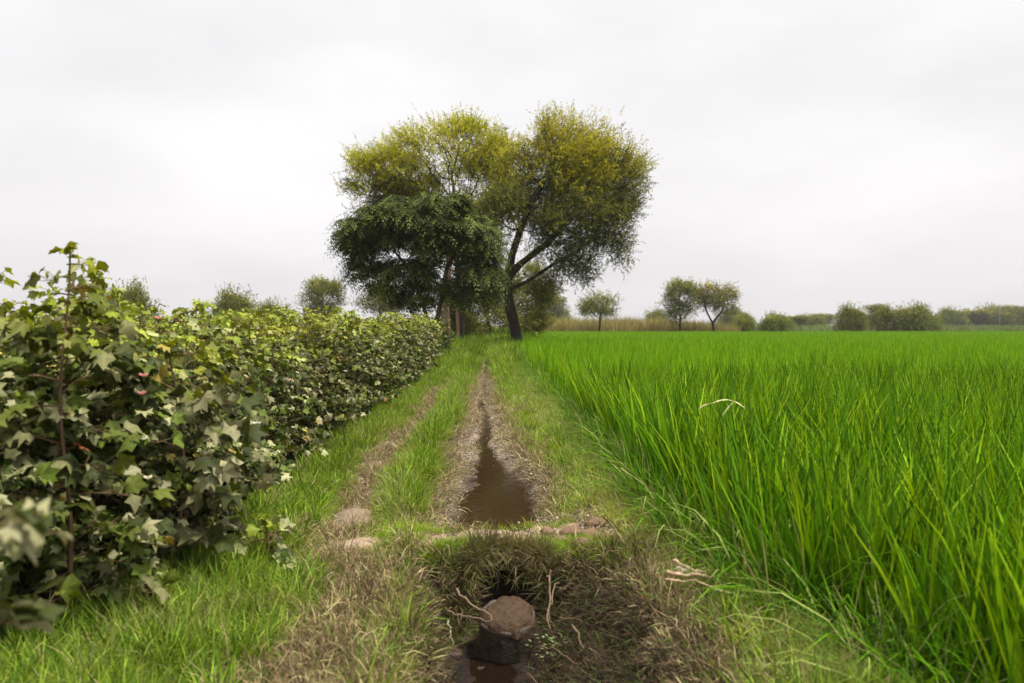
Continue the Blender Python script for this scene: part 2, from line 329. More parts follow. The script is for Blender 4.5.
def blades(n, spread, h, wd, lean, bend, cols, segs=4, droop=0., square=False, acc=None, seed=None):
    """n blades rooted round the origin; cols = list of (colour, weight)"""
    g = np.random.default_rng(seed) if seed is not None else rng
    if square: rt = g.uniform(-spread, spread, (n, 2))
    else:
        a = g.uniform(0, 2 * np.pi, n); rt = (np.sqrt(g.uniform(0, 1, n)) * spread)[:, None] * np.stack([np.cos(a), np.sin(a)], -1)
    H = g.uniform(h[0], h[1], n) * (1 - .25 * g.uniform(0, 1, n) ** 3); W = wd * g.uniform(.7, 1.25, n)
    ang = g.uniform(0, 2 * np.pi, n)
    if not square: ang = np.arctan2(rt[:, 1], rt[:, 0]) + g.normal(0, .9, n)
    D = np.stack([np.cos(ang), np.sin(ang)], -1); ln = np.abs(g.normal(lean, lean * .5, n)); bd = np.abs(g.normal(bend, bend * .6, n))
    t = np.linspace(0, 1, segs + 1)
    th = ln[:, None] + (bd[:, None] + droop) * t[None] ** 1.6                 # angle from upright along the blade
    ds = np.concatenate([np.zeros((n, 1)), np.diff(t)[None] * H[:, None] * np.ones((n, 1))], 1)
    r = np.cumsum(np.sin(th) * ds, 1); z = np.cumsum(np.cos(th) * ds, 1)
    cen = np.stack([rt[:, :1] + D[:, :1] * r, rt[:, 1:] + D[:, 1:] * r, z], -1)
    fa = ang + np.pi / 2 + g.normal(0, .8, n); S = np.stack([np.cos(fa), np.sin(fa), np.zeros(n)], -1)
    wt = np.clip(np.array([.75, 1, .95, .7, .06]) if segs == 4 else np.interp(t, [0, .3, .7, 1], [.75, 1, .8, .05]), 0, 1)
    half = S[:, None] * (W[:, None, None] * wt[None, :, None] / 2)
    V = np.stack([cen - half, cen + half], 2).reshape(-1, 3)
    k = segs + 1; base = (np.arange(n) * k * 2)[:, None] + (np.arange(segs) * 2)[None]
    F = np.stack([base, base + 1, base + 3, base + 2], -1).reshape(-1, 4)
    cc = np.array([c for c, _ in cols]); pw = np.array([q for _, q in cols], float); pick = g.choice(len(cols), n, p=pw / pw.sum())
    c = cc[pick] * g.uniform(.75, 1.25, (n, 1)); C = np.repeat(c, k * 2, 0)
    acc.add(V, F, C)
def clump(name, mat, seed, **k):
    a = Acc(); 
    if 'multi' in k:
        for i, q in enumerate(k['multi']): blades(acc=a, seed=seed * 31 + i, **q)
    else: blades(acc=a, seed=seed, **k)
    return a.mesh(name, mat)

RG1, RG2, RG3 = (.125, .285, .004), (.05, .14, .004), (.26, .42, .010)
rice_cols = [(RG1, 4), (RG2, 3), (RG3, 1.6), ((.38, .40, .10), .12)]
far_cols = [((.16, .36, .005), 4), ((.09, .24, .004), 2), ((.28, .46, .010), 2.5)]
v_near = [clump('rice_hill', M_rice, 100 + i, n=24, spread=.05, h=(.55, 1.08), wd=.016, lean=.12, bend=.26, cols=rice_cols, segs=4) for i in range(6)]
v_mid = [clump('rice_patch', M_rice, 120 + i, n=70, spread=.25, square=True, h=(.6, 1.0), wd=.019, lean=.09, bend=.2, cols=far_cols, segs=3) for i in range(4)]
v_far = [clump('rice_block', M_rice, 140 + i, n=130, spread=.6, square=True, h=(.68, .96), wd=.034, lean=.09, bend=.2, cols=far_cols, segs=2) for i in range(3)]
drp = [(RG1, 3), (RG2, 3), ((.30, .36, .09), 1.2), ((.42, .38, .16), .5)]
v_edge = [clump('rice_edge', M_rice, 160 + i, n=22, spread=.06, h=(.55, .95), wd=.0105, lean=.3, bend=1.1, droop=.2, cols=drp, segs=4) for i in range(4)]
def frus(x, y, m=1.5):        # what the lens can see, with room to step aside
    return (x < (512 + 22) / 796 * y + m) & (x > -490 / 796 * y - m)
def jgrid(x0, x1, y0, y1, s, j=.4):
    a, b = np.meshgrid(np.arange(x0, x1, s), np.arange(y0, y1, s)); a = a.ravel(); b = b.ravel()
    a = a + rng.uniform(-j, j, a.shape) * s; b = b + rng.uniform(-j, j, b.shape) * s
    return a, b
def edge_x(y): return 1.30 + .13 * fbm(y, y * 0 + 3, .9, 88) + .30 * sst(5.2, 3.0, y) - .10 * sst(8, 20, y)
Ps, Rs, Ss, Ws = [], [], [], []
def put(a, b, z, tilt, scl, wh, zs=None):
    n = len(a); Ps.append(np.stack([a, b, z], -1)); Rs.append(np.stack([rng.normal(0, tilt, n), rng.normal(0, tilt, n), rng.uniform(0, 6.28, n)], -1))
    s = np.asarray(scl); Ss.append(np.stack([s, s, s * (zs if zs is not None else 1)], -1)); Ws.append(wh)
a, b = jgrid(1.2, 12, 2.0, 12, .135); k = (a > edge_x(b) + .05 * vnoise(a, b, .4, 80)) & frus(a, b); a, b = a[k], b[k]
hv = 1 + .10 * fbm(a, b, 1.6, 90); fr = 1.02
put(a, b, ground(a, b), .06, rng.uniform(.9, 1.1, len(a)) * hv * fr, rng.integers(0, 6, len(a)))
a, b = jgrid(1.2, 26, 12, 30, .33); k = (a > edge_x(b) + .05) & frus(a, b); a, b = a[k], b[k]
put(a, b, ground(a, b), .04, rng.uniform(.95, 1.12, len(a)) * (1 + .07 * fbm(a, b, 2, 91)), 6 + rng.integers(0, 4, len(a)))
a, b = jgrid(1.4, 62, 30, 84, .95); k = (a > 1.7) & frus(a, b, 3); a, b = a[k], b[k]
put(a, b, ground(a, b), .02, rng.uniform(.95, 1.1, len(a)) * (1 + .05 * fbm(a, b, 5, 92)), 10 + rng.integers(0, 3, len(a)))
b = np.concatenate([np.arange(2.4, 26, .06), rng.uniform(2.6, 9, 150)]); b = b + rng.uniform(-.04, .04, len(b)); a = edge_x(b) + rng.normal(0, .11, len(b))
put(a, b, ground(a, b), .12, rng.uniform(.6, .95, len(a)), 13 + rng.integers(0, 4, len(a)))
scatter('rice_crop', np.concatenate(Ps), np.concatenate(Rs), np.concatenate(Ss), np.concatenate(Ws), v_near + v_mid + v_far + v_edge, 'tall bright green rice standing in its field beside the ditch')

# ---- verge grass
G1, G2, G3, G4, G5 = (.23, .37, .025), (.38, .48, .06), (.11, .20, .018), (.46, .38, .19), (.28, .20, .11)
short = [clump('short_grass', M_grass, 200 + i, n=46, spread=.05, h=(.035, .10), wd=.0042, lean=.35, bend=.7, cols=[(G1, 4), (G2, 4), (G3, 2), (G4, .5)], segs=2) for i in range(5)]
tall = [clump('tall_grass', M_grass, 220 + i, n=34, spread=.05, h=(.08, .30), wd=.0065, lean=.25, bend=.8, cols=[(G1, 3), (G2, 1.6), (G3, 4), (G4, .7)], segs=3) for i in range(5)]
yel = [clump('yellowing_grass', M_grass, 240 + i, n=38, spread=.06, h=(.10, .26), wd=.005, lean=.35, bend=1.1, cols=[(G2, 3), ((.34, .38, .07), 4), ((.58, .50, .26), 2.6), (G1, 2)], segs=3) for i in range(4)]
dead = [clump('dead_grass', M_straw, 260 + i, n=40, spread=.06, h=(.05, .19), wd=.005, lean=.75, bend=1.2, cols=[(G4, 3), (G5, 4), ((.12, .08, .045), 3), (G3, 1.5)], segs=3) for i in range(5)]
def trail_x(y): return np.where(y > 5.2, -1.08 - .08 * np.sin(y * .9), -.72 - .36 * sst(4.2, 5.6, y))
def scat_grass(name, variants, n_try, x0, x1, y0, y1, dens, s0, s1, label, tilt=.12, bias=1.6):
    yy = y0 + (y1 - y0) * rng.uniform(0, 1, n_try) ** bias; xx = rng.uniform(x0, x1, n_try)
    k = (rng.uniform(0, 1, n_try) < dens(xx, yy)) & frus(xx, yy, .6) & ~((np.abs(xx) < .6) & (yy > 5.2) & (yy < 16) & (ground(xx, yy) < -.085)); xx, yy = xx[k], yy[k]; n = len(xx)
    grow = 1 + .03 * np.maximum(0, yy - 8)                     # fewer, fuller tufts further off
    s = rng.uniform(s0, s1, n) * grow
    e = .02; sx = (ground(xx + e, yy) - ground(xx - e, yy)) / (2 * e); sy = (ground(xx, yy + e) - ground(xx, yy - e)) / (2 * e)
    rot = np.stack([np.clip(np.arctan(sy), -.7, .7) + rng.normal(0, tilt, n), np.clip(-np.arctan(sx), -.7, .7) + rng.normal(0, tilt, n), rng.uniform(0, 6.28, n)], -1)
    scatter(name, np.stack([xx, yy, ground(xx, yy) - .004], -1), rot, np.stack([s, s, s / np.sqrt(grow)], -1), rng.integers(0, len(variants), n), variants, label)
    print(name, n)
def bare(x, y):
    t = np.clip(1.3 * np.exp(-((x - trail_x(y)) / .17) ** 2), 0, 1); u = np.abs(x - xc(y) + .08 * fbm(x, y, .4, 9)) / hw(y)
    ch = (1 - sst(1.0, 1.55, u)) * sst(5.15, 5.45, y)
    br = sst(4.78, 4.88, y) * (1 - sst(5.1, 5.4, y)) * sst(-.5, -.3, x) * (1 - sst(.7, 1.0, x)) * .97
    pk = np.exp(-(((x - .76) / .26) ** 2 + ((y - 5.45) / .42) ** 2) ** 2)
    return np.clip(np.maximum.reduce([t * .95, ch, br, np.clip(pk * 1.25, 0, 1), sst(0, .35, pit_mask(x, y)), (1 - sst(1.1, 1.3, np.hypot((x - .09) / .28, (y - 4.44) / .28)))]), 0, 1)
def d_short(x, y):
    patch = .55 + .6 * sst(-.35, .2, fbm(x, y, .45, 21))
    return (1 - bare(x, y)) ** 2 * patch * (x < edge_x(y)) * (x > -1.85)
scat_grass('short_grass', short, 62000, -1.9, 1.4, 2.6, 34, d_short, .55, 1.15, 'short green grass carpeting both banks of the ditch', bias=2.0)
def d_tall(x, y):
    ridge = np.exp(-((x + .66) / .17) ** 2) * sst(5.5, 6.1, y)
    lf = np.exp(-((x + 1.5) / .25) ** 2) * .9 * (y > 3); fl = .8 * sst(4.9, 4.3, y) * (x < -.85) + .4 * np.exp(-((x + .45) / .14) ** 2) * sst(4.7, 4.3, y)
    rt = np.exp(-((x - .85) / .2) ** 2) * sst(5.9, 6.6, y) * .35 + np.exp(-((x - 1.25) / .2) ** 2) * sst(4.9, 4.2, y) * .45
    fa = sst(13, 20, y) * .7
    return np.clip(ridge + lf + fl + rt + fa, 0, 1) * (1 - bare(x, y)) ** 3 * (.35 + .8 * sst(-.3, .3, fbm(x, y, .5, 23))) * (x < edge_x(y)) * (x > -1.95)
scat_grass('tall_grass', tall, 30000, -2, 1.5, 2.6, 36, d_tall, .55, 1.1, 'longer fresh green grass tufts on the ditch banks', bias=1.8)
scat_grass('yellowing_grass', yel, 24000, .4, 1.75, 2.6, 26, lambda x, y: np.exp(-((x - edge_x(y) + .16) / .2) ** 2) * (.4 + .8 * sst(-.2, .3, fbm(x, y, .6, 25))), .6, 1.25, 'yellowing grass leaning out along the edge of the rice', bias=1.6)
def d_dead(x, y):
    pm = pit_mask(x, y); rim = np.clip(4 * pm * (1 - pm), 0, 1) * (pm < .5)
    u = np.abs(x - xc(y)) / hw(y); ch = np.exp(-((u - 1.25) / .3) ** 2) * sst(5.3, 5.6, y) * .3
    t = np.exp(-((x - trail_x(y)) / .2) ** 2) * .2; rr = np.exp(-(((x - 1.15) / .45) ** 2 + ((y - 4.0) / 1.1) ** 2)) + .7 * np.exp(-((x + .6) / .3) ** 2) * sst(5, 4.4, y) + .25 * (x < -.85) * sst(5.2, 4.4, y) * sst(-.1, .3, fbm(x, y, .4, 29))
    brg = sst(4.72, 4.82, y) * (1 - sst(5.1, 5.4, y)) * sst(-.6, -.4, x) * (1 - sst(.8, 1.0, x)); pk = np.exp(-(((x - .76) / .26) ** 2 + ((y - 5.45) / .42) ** 2) ** 2)
    return np.clip(rim + ch + t + rr + .08, 0, 1) * (pm < .5) * (1 - .85 * np.maximum(brg, pk)) * (x < edge_x(y)) * (x > -1.9) * (np.hypot((x - .08) / .2, (y - 4.4) / .3) > 1)
scat_grass('dead_grass', dead, 42000, -1.9, 1.5, 2.6, 24, d_dead, .5, 1.15, 'dry brown grass and fine roots round the muddy hole', tilt=.45, bias=1.9)
roots_ = [clump('fine_roots', M_straw, 270 + i, n=26, spread=.06, h=(.05, .16), wd=.0038, lean=.9, bend=1.4, cols=[((.30, .22, .14), 1), ((.10, .065, .04), 3), ((.04, .026, .016), 5), ((.10, .16, .03), 3)], segs=3) for i in range(4)]
def d_root(x, y):
    pm = pit_mask(x, y); return np.clip(pm * sst(.25, .5, x + .2 * fbm(x, y, .2, 77)) * .9 + (pm > .05) * (pm < .95) * .8, 0, 1) * (np.hypot((x - .1) / .23, (y - 4.3) / .34) > 1)
scat_grass('fine_roots', roots_, 14000, -.5, 1.2, 2.6, 4.9, d_root, .6, 1.2, 'dark brown roots and rotting grass lining the sides of the hole', tilt=.5, bias=1.)
hang = [clump('hanging_grass', M_grass, 290 + i, n=26, spread=.035, h=(.07, .20), wd=.0045, lean=.3, bend=.7, cols=[((.11, .16, .025), 3), ((.20, .25, .05), 1.5), ((.25, .18, .10), 3), ((.07, .045, .03), 4)], segs=3) for i in range(4)]
n = 420; hp = []; hr = []
for i in range(n):
    q = rng.uniform(-.15, math.pi + .35); ex, ey = .09 + .31 * math.cos(q), 4.44 + .29 * math.sin(q) + rng.uniform(-.01, .06)
    if i % 3 == 0: ex, ey = (rng.uniform(-.36, -.28), rng.uniform(3.2, 4.5)) if i % 2 else (rng.uniform(.4, .95), rng.uniform(4.38, 4.6))
    hp.append((ex, ey, float(ground(ex, ey)) - .01)); d_ = np.array([.12 - ex, 4.25 - ey]); aa = math.atan2(d_[1], d_[0])
    tl = rng.uniform(.5, 1.5) if hp[-1][2] > -.12 else rng.uniform(.3, .8)
    e_r = (Matrix.Rotation(aa + rng.normal(0, .35), 3, 'Z') @ Matrix.Rotation(tl, 3, 'Y') @ Matrix.Rotation(rng.uniform(0, 6.28), 3, 'Z')).to_euler(); hr.append(tuple(e_r))
sz = rng.uniform(.6, 1.15, n); scatter('hanging_grass', hp, hr, np.stack([sz] * 3, -1), rng.integers(0, 4, n), hang, 'grass and rootlets hanging over the rim of the muddy hole')
# crumbs and chaff on the silt
def crumb(seed):
    g = np.random.default_rng(seed); a = Acc()
    for i in range(14):
        s = g.uniform(.004, .013); c = np.array([g.uniform(-.07, .07), g.uniform(-.07, .07), s * .3])
        V = np.array([[1, 0, 0], [-1, 0, 0], [0, 1, 0], [0, -1, 0], [0, 0, .8], [0, 0, -.8]]) * s * g.uniform(.6, 1.4, (6, 1)) + c
        F = [[0, 2, 4], [2, 1, 4], [1, 3, 4], [3, 0, 4], [2, 0, 5], [1, 2, 5], [3, 1, 5], [0, 3, 5]]
        a.add(V, F, np.array([.33, .27, .2]) * g.uniform(.4, 1.5))
    return a.mesh('crumbs', M_clod)
chaff = [clump('chaff', M_straw, 280 + i, n=22, spread=.08, h=(.015, .05), wd=.003, lean=1.35, bend=.3, cols=[((.42, .36, .26), 4), (G5, 3), ((.14, .10, .07), 3)], segs=2) for i in range(3)]
def d_cr(x, y):
    u = np.abs(x - xc(y)) / hw(y); return np.clip(np.exp(-((u - .95) / .38) ** 2) * sst(5.3, 5.6, y) + .5 * bare(x, y) * (1 - pit_mask(x, y)) * (u > .6) + .1, 0, 1) * (ground(x, y) > -.115)
scat_grass('soil_crumbs', [crumb(i) for i in range(4)] + chaff, 22000, -1.4, 1.2, 2.8, 22, d_cr, .6, 1.3, 'grey soil crumbs and chaff on the silted ditch edge', tilt=.1, bias=1.8)

# ------------------------------------------------------------------ trees
def colonize(att, nodes, par, step, infl, kill, iters=200, seed=0, grav=0.):
    g = np.random.default_rng(seed); P = [np.array(p, float) for p in nodes]; par = list(par)
    A = np.array(att); arr = np.array(P); d = np.linalg.norm(A[:, None] - arr[None], axis=2); ni = d.argmin(1); nd = d.min(1)
    last = set()
    for it in range(iters):
        if not len(A): break
        act = nd < infl
        if not act.any():
            act = nd < nd.min() + step * 2
        base = np.array(P); dirs = unit(A[act] - base[ni[act]]); u, inv = np.unique(ni[act], return_inverse=True)
        s = np.zeros((len(u), 3)); np.add.at(s, inv, dirs); s = unit(unit(s) + g.normal(0, .16, s.shape) + np.array([0, 0, -grav])); new = base[u] + s * step
        keep = [i for i in range(len(u)) if (u[i], tuple(np.round(new[i] - base[u[i]], 1))) not in last]
        st = len(P)
        for i in keep: P.append(new[i]); par.append(int(u[i]))
        if len(P) == st: break
        nw = np.array(P[st:]); d = np.linalg.norm(A[:, None] - nw[None], axis=2); m = d.min(1); b_ = m < nd
        ni[b_] = st + d.argmin(1)[b_]; nd = np.minimum(nd, m)
        k = nd > kill; A, ni, nd = A[k], ni[k], nd[k]
    return np.array(P), np.array(par)
def skeleton_mesh(P, par, base_r, tip_r, col, sides=6):
    n = len(P); w_ = np.zeros(n); ch = np.bincount(par[par >= 0], minlength=n)
    w_[ch == 0] = 1
    for i in range(n - 1, 0, -1): w_[par[i]] += w_[i]
    ex = math.log(base_r / tip_r) / math.log(max(w_[0], 2)); r = tip_r * np.maximum(w_, 1) ** ex
    pp = np.where(par < 0, 0, par); T = unit(P - P[pp]); T[0] = (0, 0, 1)
    ref = np.array([.9, .3, .1]); A = unit(np.cross(T, ref)); B = np.cross(T, A); a = np.arange(sides) / sides * 2 * np.pi
    def ring(c, rr, A, B): return c[:, None] + rr[:, None, None] * (np.cos(a)[None, :, None] * A[:, None] + np.sin(a)[None, :, None] * B[:, None])
    i = np.arange(1, n)
    # each piece starts on its parent's ring size (never thicker than 1.5x its own) and is oriented along itself
    r0 = np.minimum(r[pp[i]], r[i] * 1.45); lo = ring(P[pp[i]] - T[i] * r[i][:, None] * .3, r0, A[i], B[i]); hi = ring(P[i], r[i], A[i], B[i])
    V = np.concatenate([lo, hi], 1).reshape(-1, 3); base = (np.arange(n - 1) * 2 * sides)[:, None]; j = np.arange(sides)[None]; k = (j + 1) % sides
    F = np.stack([base + j, base + k, base + sides + k, base + sides + j], -1).reshape(-1, 4)
    return V, F, r, T, w_
def cloud(lobes, n, clusters, seed, spread=.16, shell=.35):
    """attraction points gathered in clusters inside ellipsoids (cx,cy,cz,rx,ry,rz,weight)"""
    g = np.random.default_rng(seed); W_ = np.array([l[6] for l in lobes], float); W_ /= W_.sum(); out_ = []
    for ci in range(clusters):
        l = lobes[g.choice(len(lobes), p=W_)]; d = unit(g.normal(0, 1, 3)) * (g.uniform(shell, 1) ** .6)
        c = np.array(l[:3]) + d * np.array(l[3:6]) * .92; s = spread * min(l[3:6]) * g.uniform(.7, 1.4)
        out_.append(c + g.normal(0, 1, (n // clusters, 3)) * s * np.array([1.2, 1.2, .75]))
    return np.concatenate(out_)
def sprays(P, D, ln, k, lw, ll, cols, seed, up=.3, jit=.5, droop=0.):
    """feathery twigs: each a row of k small leaflets; P places, D directions"""
    g = np.random.default_rng(seed); n = len(P); D = unit(D + g.normal(0, jit, D.shape) + np.array([0, 0, up])); Ln = ln * g.uniform(.6, 1.3, n)
    t = np.linspace(.15, 1, k)[None, :, None]
    base = P[:, None] + D[:, None] * Ln[:, None, None] * t - np.array([0, 0, 1]) * droop * Ln[:, None, None] * t ** 2
    ax = unit(D[:, None] * .5 + g.normal(0, .6, (n, k, 3))); nn = unit(g.normal(0, .55, (n, k, 3)) + np.array([0, 0, .8]))
    sd_ = unit(np.cross(ax, nn)); L_ = ll * g.uniform(.6, 1.3, (n, k, 1)); W_ = lw * g.uniform(.7, 1.3, (n, k, 1))
    V = np.stack([base, base + ax * L_ * .5 + sd_ * W_ / 2, base + ax * L_, base + ax * L_ * .5 - sd_ * W_ / 2], 2).reshape(-1, 3)
    F = np.arange(n * k * 4).reshape(-1, 4); cc = np.array([c for c, _ in cols]); pw = np.array([q for _, q in cols], float)
    c = cc[g.choice(len(cols), n, p=pw / pw.sum())] * g.uniform(.8, 1.2, (n, 1)); C_ = np.repeat(c, k * 4, 0)
    return V, F, C_
ACG = [((.13, .135, .02), 4), ((.08, .09, .016), 3), ((.20, .19, .03), 2)]
ACY = [((.44, .40, .015), 4), ((.34, .35, .02), 3), ((.52, .44, .02), 2)]
def acacia(seed, trunk, lobes, n_att, clusters, base_r, step, y_top, nsp, leaf=(.035, .08, 12, .42), cols=ACG, ycols=ACY, limbs=(), infl=3., kill=.45, yfrac=.5, spread=.15, off_=.27, gap_=1.3, gthr_=-.08):
    """returns trunk mesh, crown mesh, blossom mesh; y_top: height above which the yellow flush starts"""
    att = cloud(lobes, n_att, clusters, seed, spread); nodes = [np.array(t, float) for t in trunk]; par = list(range(-1, len(nodes) - 1))
    for st, pts in limbs:
        q = st
        for p_ in pts: nodes.append(np.array(p_, float)); par.append(q); q = len(nodes) - 1
    P, par = colonize(att, nodes, par, step, infl, kill, seed=seed)
    V, F, r, T, w_ = skeleton_mesh(P, par, base_r, .012, None)
    tm = mesh('trunk', V, F, M_bark, np.broadcast_to(np.array([.035, .027, .021]), V.shape), True)
    sel = np.where((w_ <= 5) & (np.arange(len(P)) > len(trunk)))[0]; g = np.random.default_rng(seed + 1); sel = g.choice(sel, nsp); off = g.normal(0, off_, (len(sel), 3)); pos = P[sel] + off
    zt = (pos[:, 2] - y_top) / 1.9 + .8 * fbm(pos[:, 0] + 50, pos[:, 2] + pos[:, 1] * .7, 1.6, seed) + g.normal(0, .4, len(sel)) ; kp = (fbm(pos[:, 0] + pos[:, 1] * .6 + 40, pos[:, 2] - pos[:, 1] * .4, gap_, seed + 9) > gthr_) | (g.uniform(0, 1, len(sel)) < .12)
    pos, sel, zt = pos[kp], sel[kp], zt[kp]; isy = (zt > 0) & (g.uniform(0, 1, len(sel)) < np.clip(zt + .35, 0, .9) * yfrac * 2)
    V, F, C_ = sprays(pos[~isy], T[sel][~isy], leaf[3], leaf[2], leaf[0], leaf[1], cols, seed + 2)
    cm = mesh('crown', V, F, M_fol, C_)
    bm_ = None
    if isy.any():
        V, F, C_ = sprays(pos[isy], T[sel][isy], leaf[3], leaf[2], leaf[0] * 1.05, leaf[1], ycols, seed + 3, up=.5); bm_ = mesh('blossom', V, F, M_fol, C_)
    print('tree', len(P), len(sel)); return tm, cm, bm_
def plant_tree(name, ms, label, cat, loc, rotz=0, scale=1, group=None):
    t = thing(name, label, cat, loc, rotz, group, scale); obj('trunk', ms[0], t); c = obj('crown', ms[1], t)
    if ms[2]: obj('blossom', ms[2], c)
    return t
def px(x, y, d, x0, y0=0):   # photograph measure -> metres in a thing whose base stands at (x0, d)
    return ((x - 490) / 796 * d - x0, (325 - y) / 796 * d + 1.4)
# the big tree on the right bank, 35 m off
d = 35.; bx = (513 - 490) / 796 * d
def lobes_of(ls, d, bx, dep=.8, shr=.87):
    o_ = []
    for (x, y, rx, ry, yo, w_) in ls:
        a_, z_ = px(x, y, d, bx); s = d / 796; o_.append((a_, yo, z_, rx * s * shr, max(rx, ry) * s * dep, ry * s * shr, w_))
    return o_
tr = [px(x, y, d, bx) for x, y in ((517, 340), (514, 322), (510, 305), (506, 288), (508, 272))]
trunk = [(0.1, 0, -.2)] + [(a_, 0, z_) for a_, z_ in tr]
P2 = lambda pts: [(px(x, y, d, bx)[0], yo, px(x, y, d, bx)[1]) for x, y, yo in pts]
limbs = [(5, P2([(522, 258, 0), (545, 240, .3), (566, 218, .5), (585, 196, .3), (598, 175, 0)])),
         (5, P2([(512, 250, -.3), (520, 225, -.6), (530, 200, -.8), (545, 172, -.6), (556, 148, -.3)])),
         (4, P2([(528, 277, .4), (556, 258, .8), (580, 245, 1.0), (603, 226, 1.0)])),
         (4, P2([(494, 272, .3), (485, 250, .8), (482, 225, 1.2), (486, 195, 1.4)]))]
ls = [(592, 158, 56, 40, 0, 5), (566, 132, 42, 26, 0, 3), (628, 178, 27, 34, 0, 2.2), (604, 214, 36, 26, 0, 1.8), (560, 165, 40, 32, -.5, 3), (546, 135, 22, 20, 0, 1), (604, 148, 34, 22, 0, 1.6), (518, 172, 26, 34, 0, 2.4), (505, 215, 26, 34, -.8, 1.6), (502, 250, 20, 22, -.8, .9),
      (540, 200, 24, 26, .5, 1), (492, 200, 20, 40, 1, .7), (575, 258, 34, 18, .5, 1.5), (545, 285, 30, 18, 1, 1.3), (622, 240, 18, 20, 0, .6), (535, 235, 26, 24, -.8, 1.2), (590, 230, 30, 20, -.5, 1.3), (548, 205, 34, 26, -1.4, 1.6), (575, 210, 34, 22, -1.4, 1.4), (592, 185, 45, 25, .3, 1.6)]
ms = acacia(5, trunk, lobes_of(ls, d, bx), 5200, 230, .25, .28, 7.7, 19000, limbs=limbs, leaf=(.036, .09, 16, .58), yfrac=.45, kill=.38, gthr_=-.22)
plant_tree('acacia_tree', ms, 'large forked acacia with dark leaning trunk and yellow-green crown at the rice corner', 'tree', (bx, d, 0), 0, (.97, 1, .95))
# its neighbour, 40 m off, hidden below by the dark tree
d = 40.; bx = (462 - 490) / 796 * d
trunk = [(0, 0, 0), (0, 0, 1.4), (-.05, 0, 2.6), (-.2, 0, 3.8), (-.3, .2, 5.)]
ls = [(440, 152, 58, 32, 0, 4), (395, 172, 42, 30, 0, 3), (480, 145, 34, 28, 0, 2.4), (425, 185, 60, 26, 0, 3), (374, 190, 26, 26, 0, 1.6), (500, 185, 26, 34, 0, 1.4), (455, 130, 34, 14, 0, 1.4), (410, 140, 30, 14, 0, 1), (470, 205, 45, 26, 0, 1.2), (380, 158, 20, 14, 0, .8)]
ms = acacia(9, trunk, lobes_of(ls, d, bx), 5200, 230, .13, .32, 8.0, 23000, leaf=(.04, .10, 16, .62), yfrac=.48, kill=.42)
plant_tree('acacia_tree', ms, 'broad flat-topped acacia with yellow crown rising behind the dark drooping tree', 'tree', (bx, d, 0), 0, (.97, 1, .965))
# low olive feathery tree behind, hanging over the path
d = 47.; bx = (487 - 490) / 796 * d
ls = [(500, 300, 38, 22, 0, 3), (465, 300, 24, 16, 0, 1.2), (535, 300, 24, 20, 0, 1.4), (480, 318, 34, 10, 0, 1), (520, 280, 30, 18, 0, 1.4), (500, 322, 40, 10, -1, 2.5), (480, 300, 30, 20, -1, 1.5), (468, 322, 34, 12, 1, 2.2), (530, 320, 26, 12, 0, 1.4)]
ms = acacia(14, [(.3, 0, 0), (.2, 0, .6), (.1, 0, 1.4), (0, 0, 2.2)], lobes_of(ls, d, bx), 2400, 140, .13, .32, 99, 13000, leaf=(.05, .11, 12, .5), cols=[((.24, .24, .05), 3), ((.18, .19, .04), 3), ((.29, .26, .06), 1)])
plant_tree('feathery_tree', ms, 'low olive feathery tree hanging over the path behind the big trunk', 'tree', (bx, d, 0))
# two bare pinkish trunks beyond the cotton
for i, (xx, dd, h_, lab) in enumerate(((447, 43., 6.5, 'nearer of the two slim pinkish trunks, standing right behind the last cotton plants'), (459, 46., 6.5, 'farther of the two slim pinkish trunks, close beside a dark trunk'))):
    bx = (xx - 490) / 796 * dd
    ls_ = [(0, 0, h_, 1.6, 1.6, 1.1, 1), (-.6, .2, h_ - 1, 1.2, 1.2, .8, 1)]
    ms = acacia(30 + i, [(0, 0, 0), (.03, 0, 1.2), (-.05, 0, 2.4), (0, 0, 3.6), (.1, 0, 4.6)], ls_, 500, 30, .17, .34, 6.8, 1500, leaf=(.045, .1, 10, .5))
    me = ms[0]; c = np.empty(len(me.vertices) * 4, np.float32); c[:] = np.tile([.30, .19, .13, 1], len(me.vertices)); me.attributes['tint'].data.foreach_set('color', c)
    plant_tree('slender_tree', ms, lab, 'tree', (bx, dd, 0), group='slender trees at the path end')
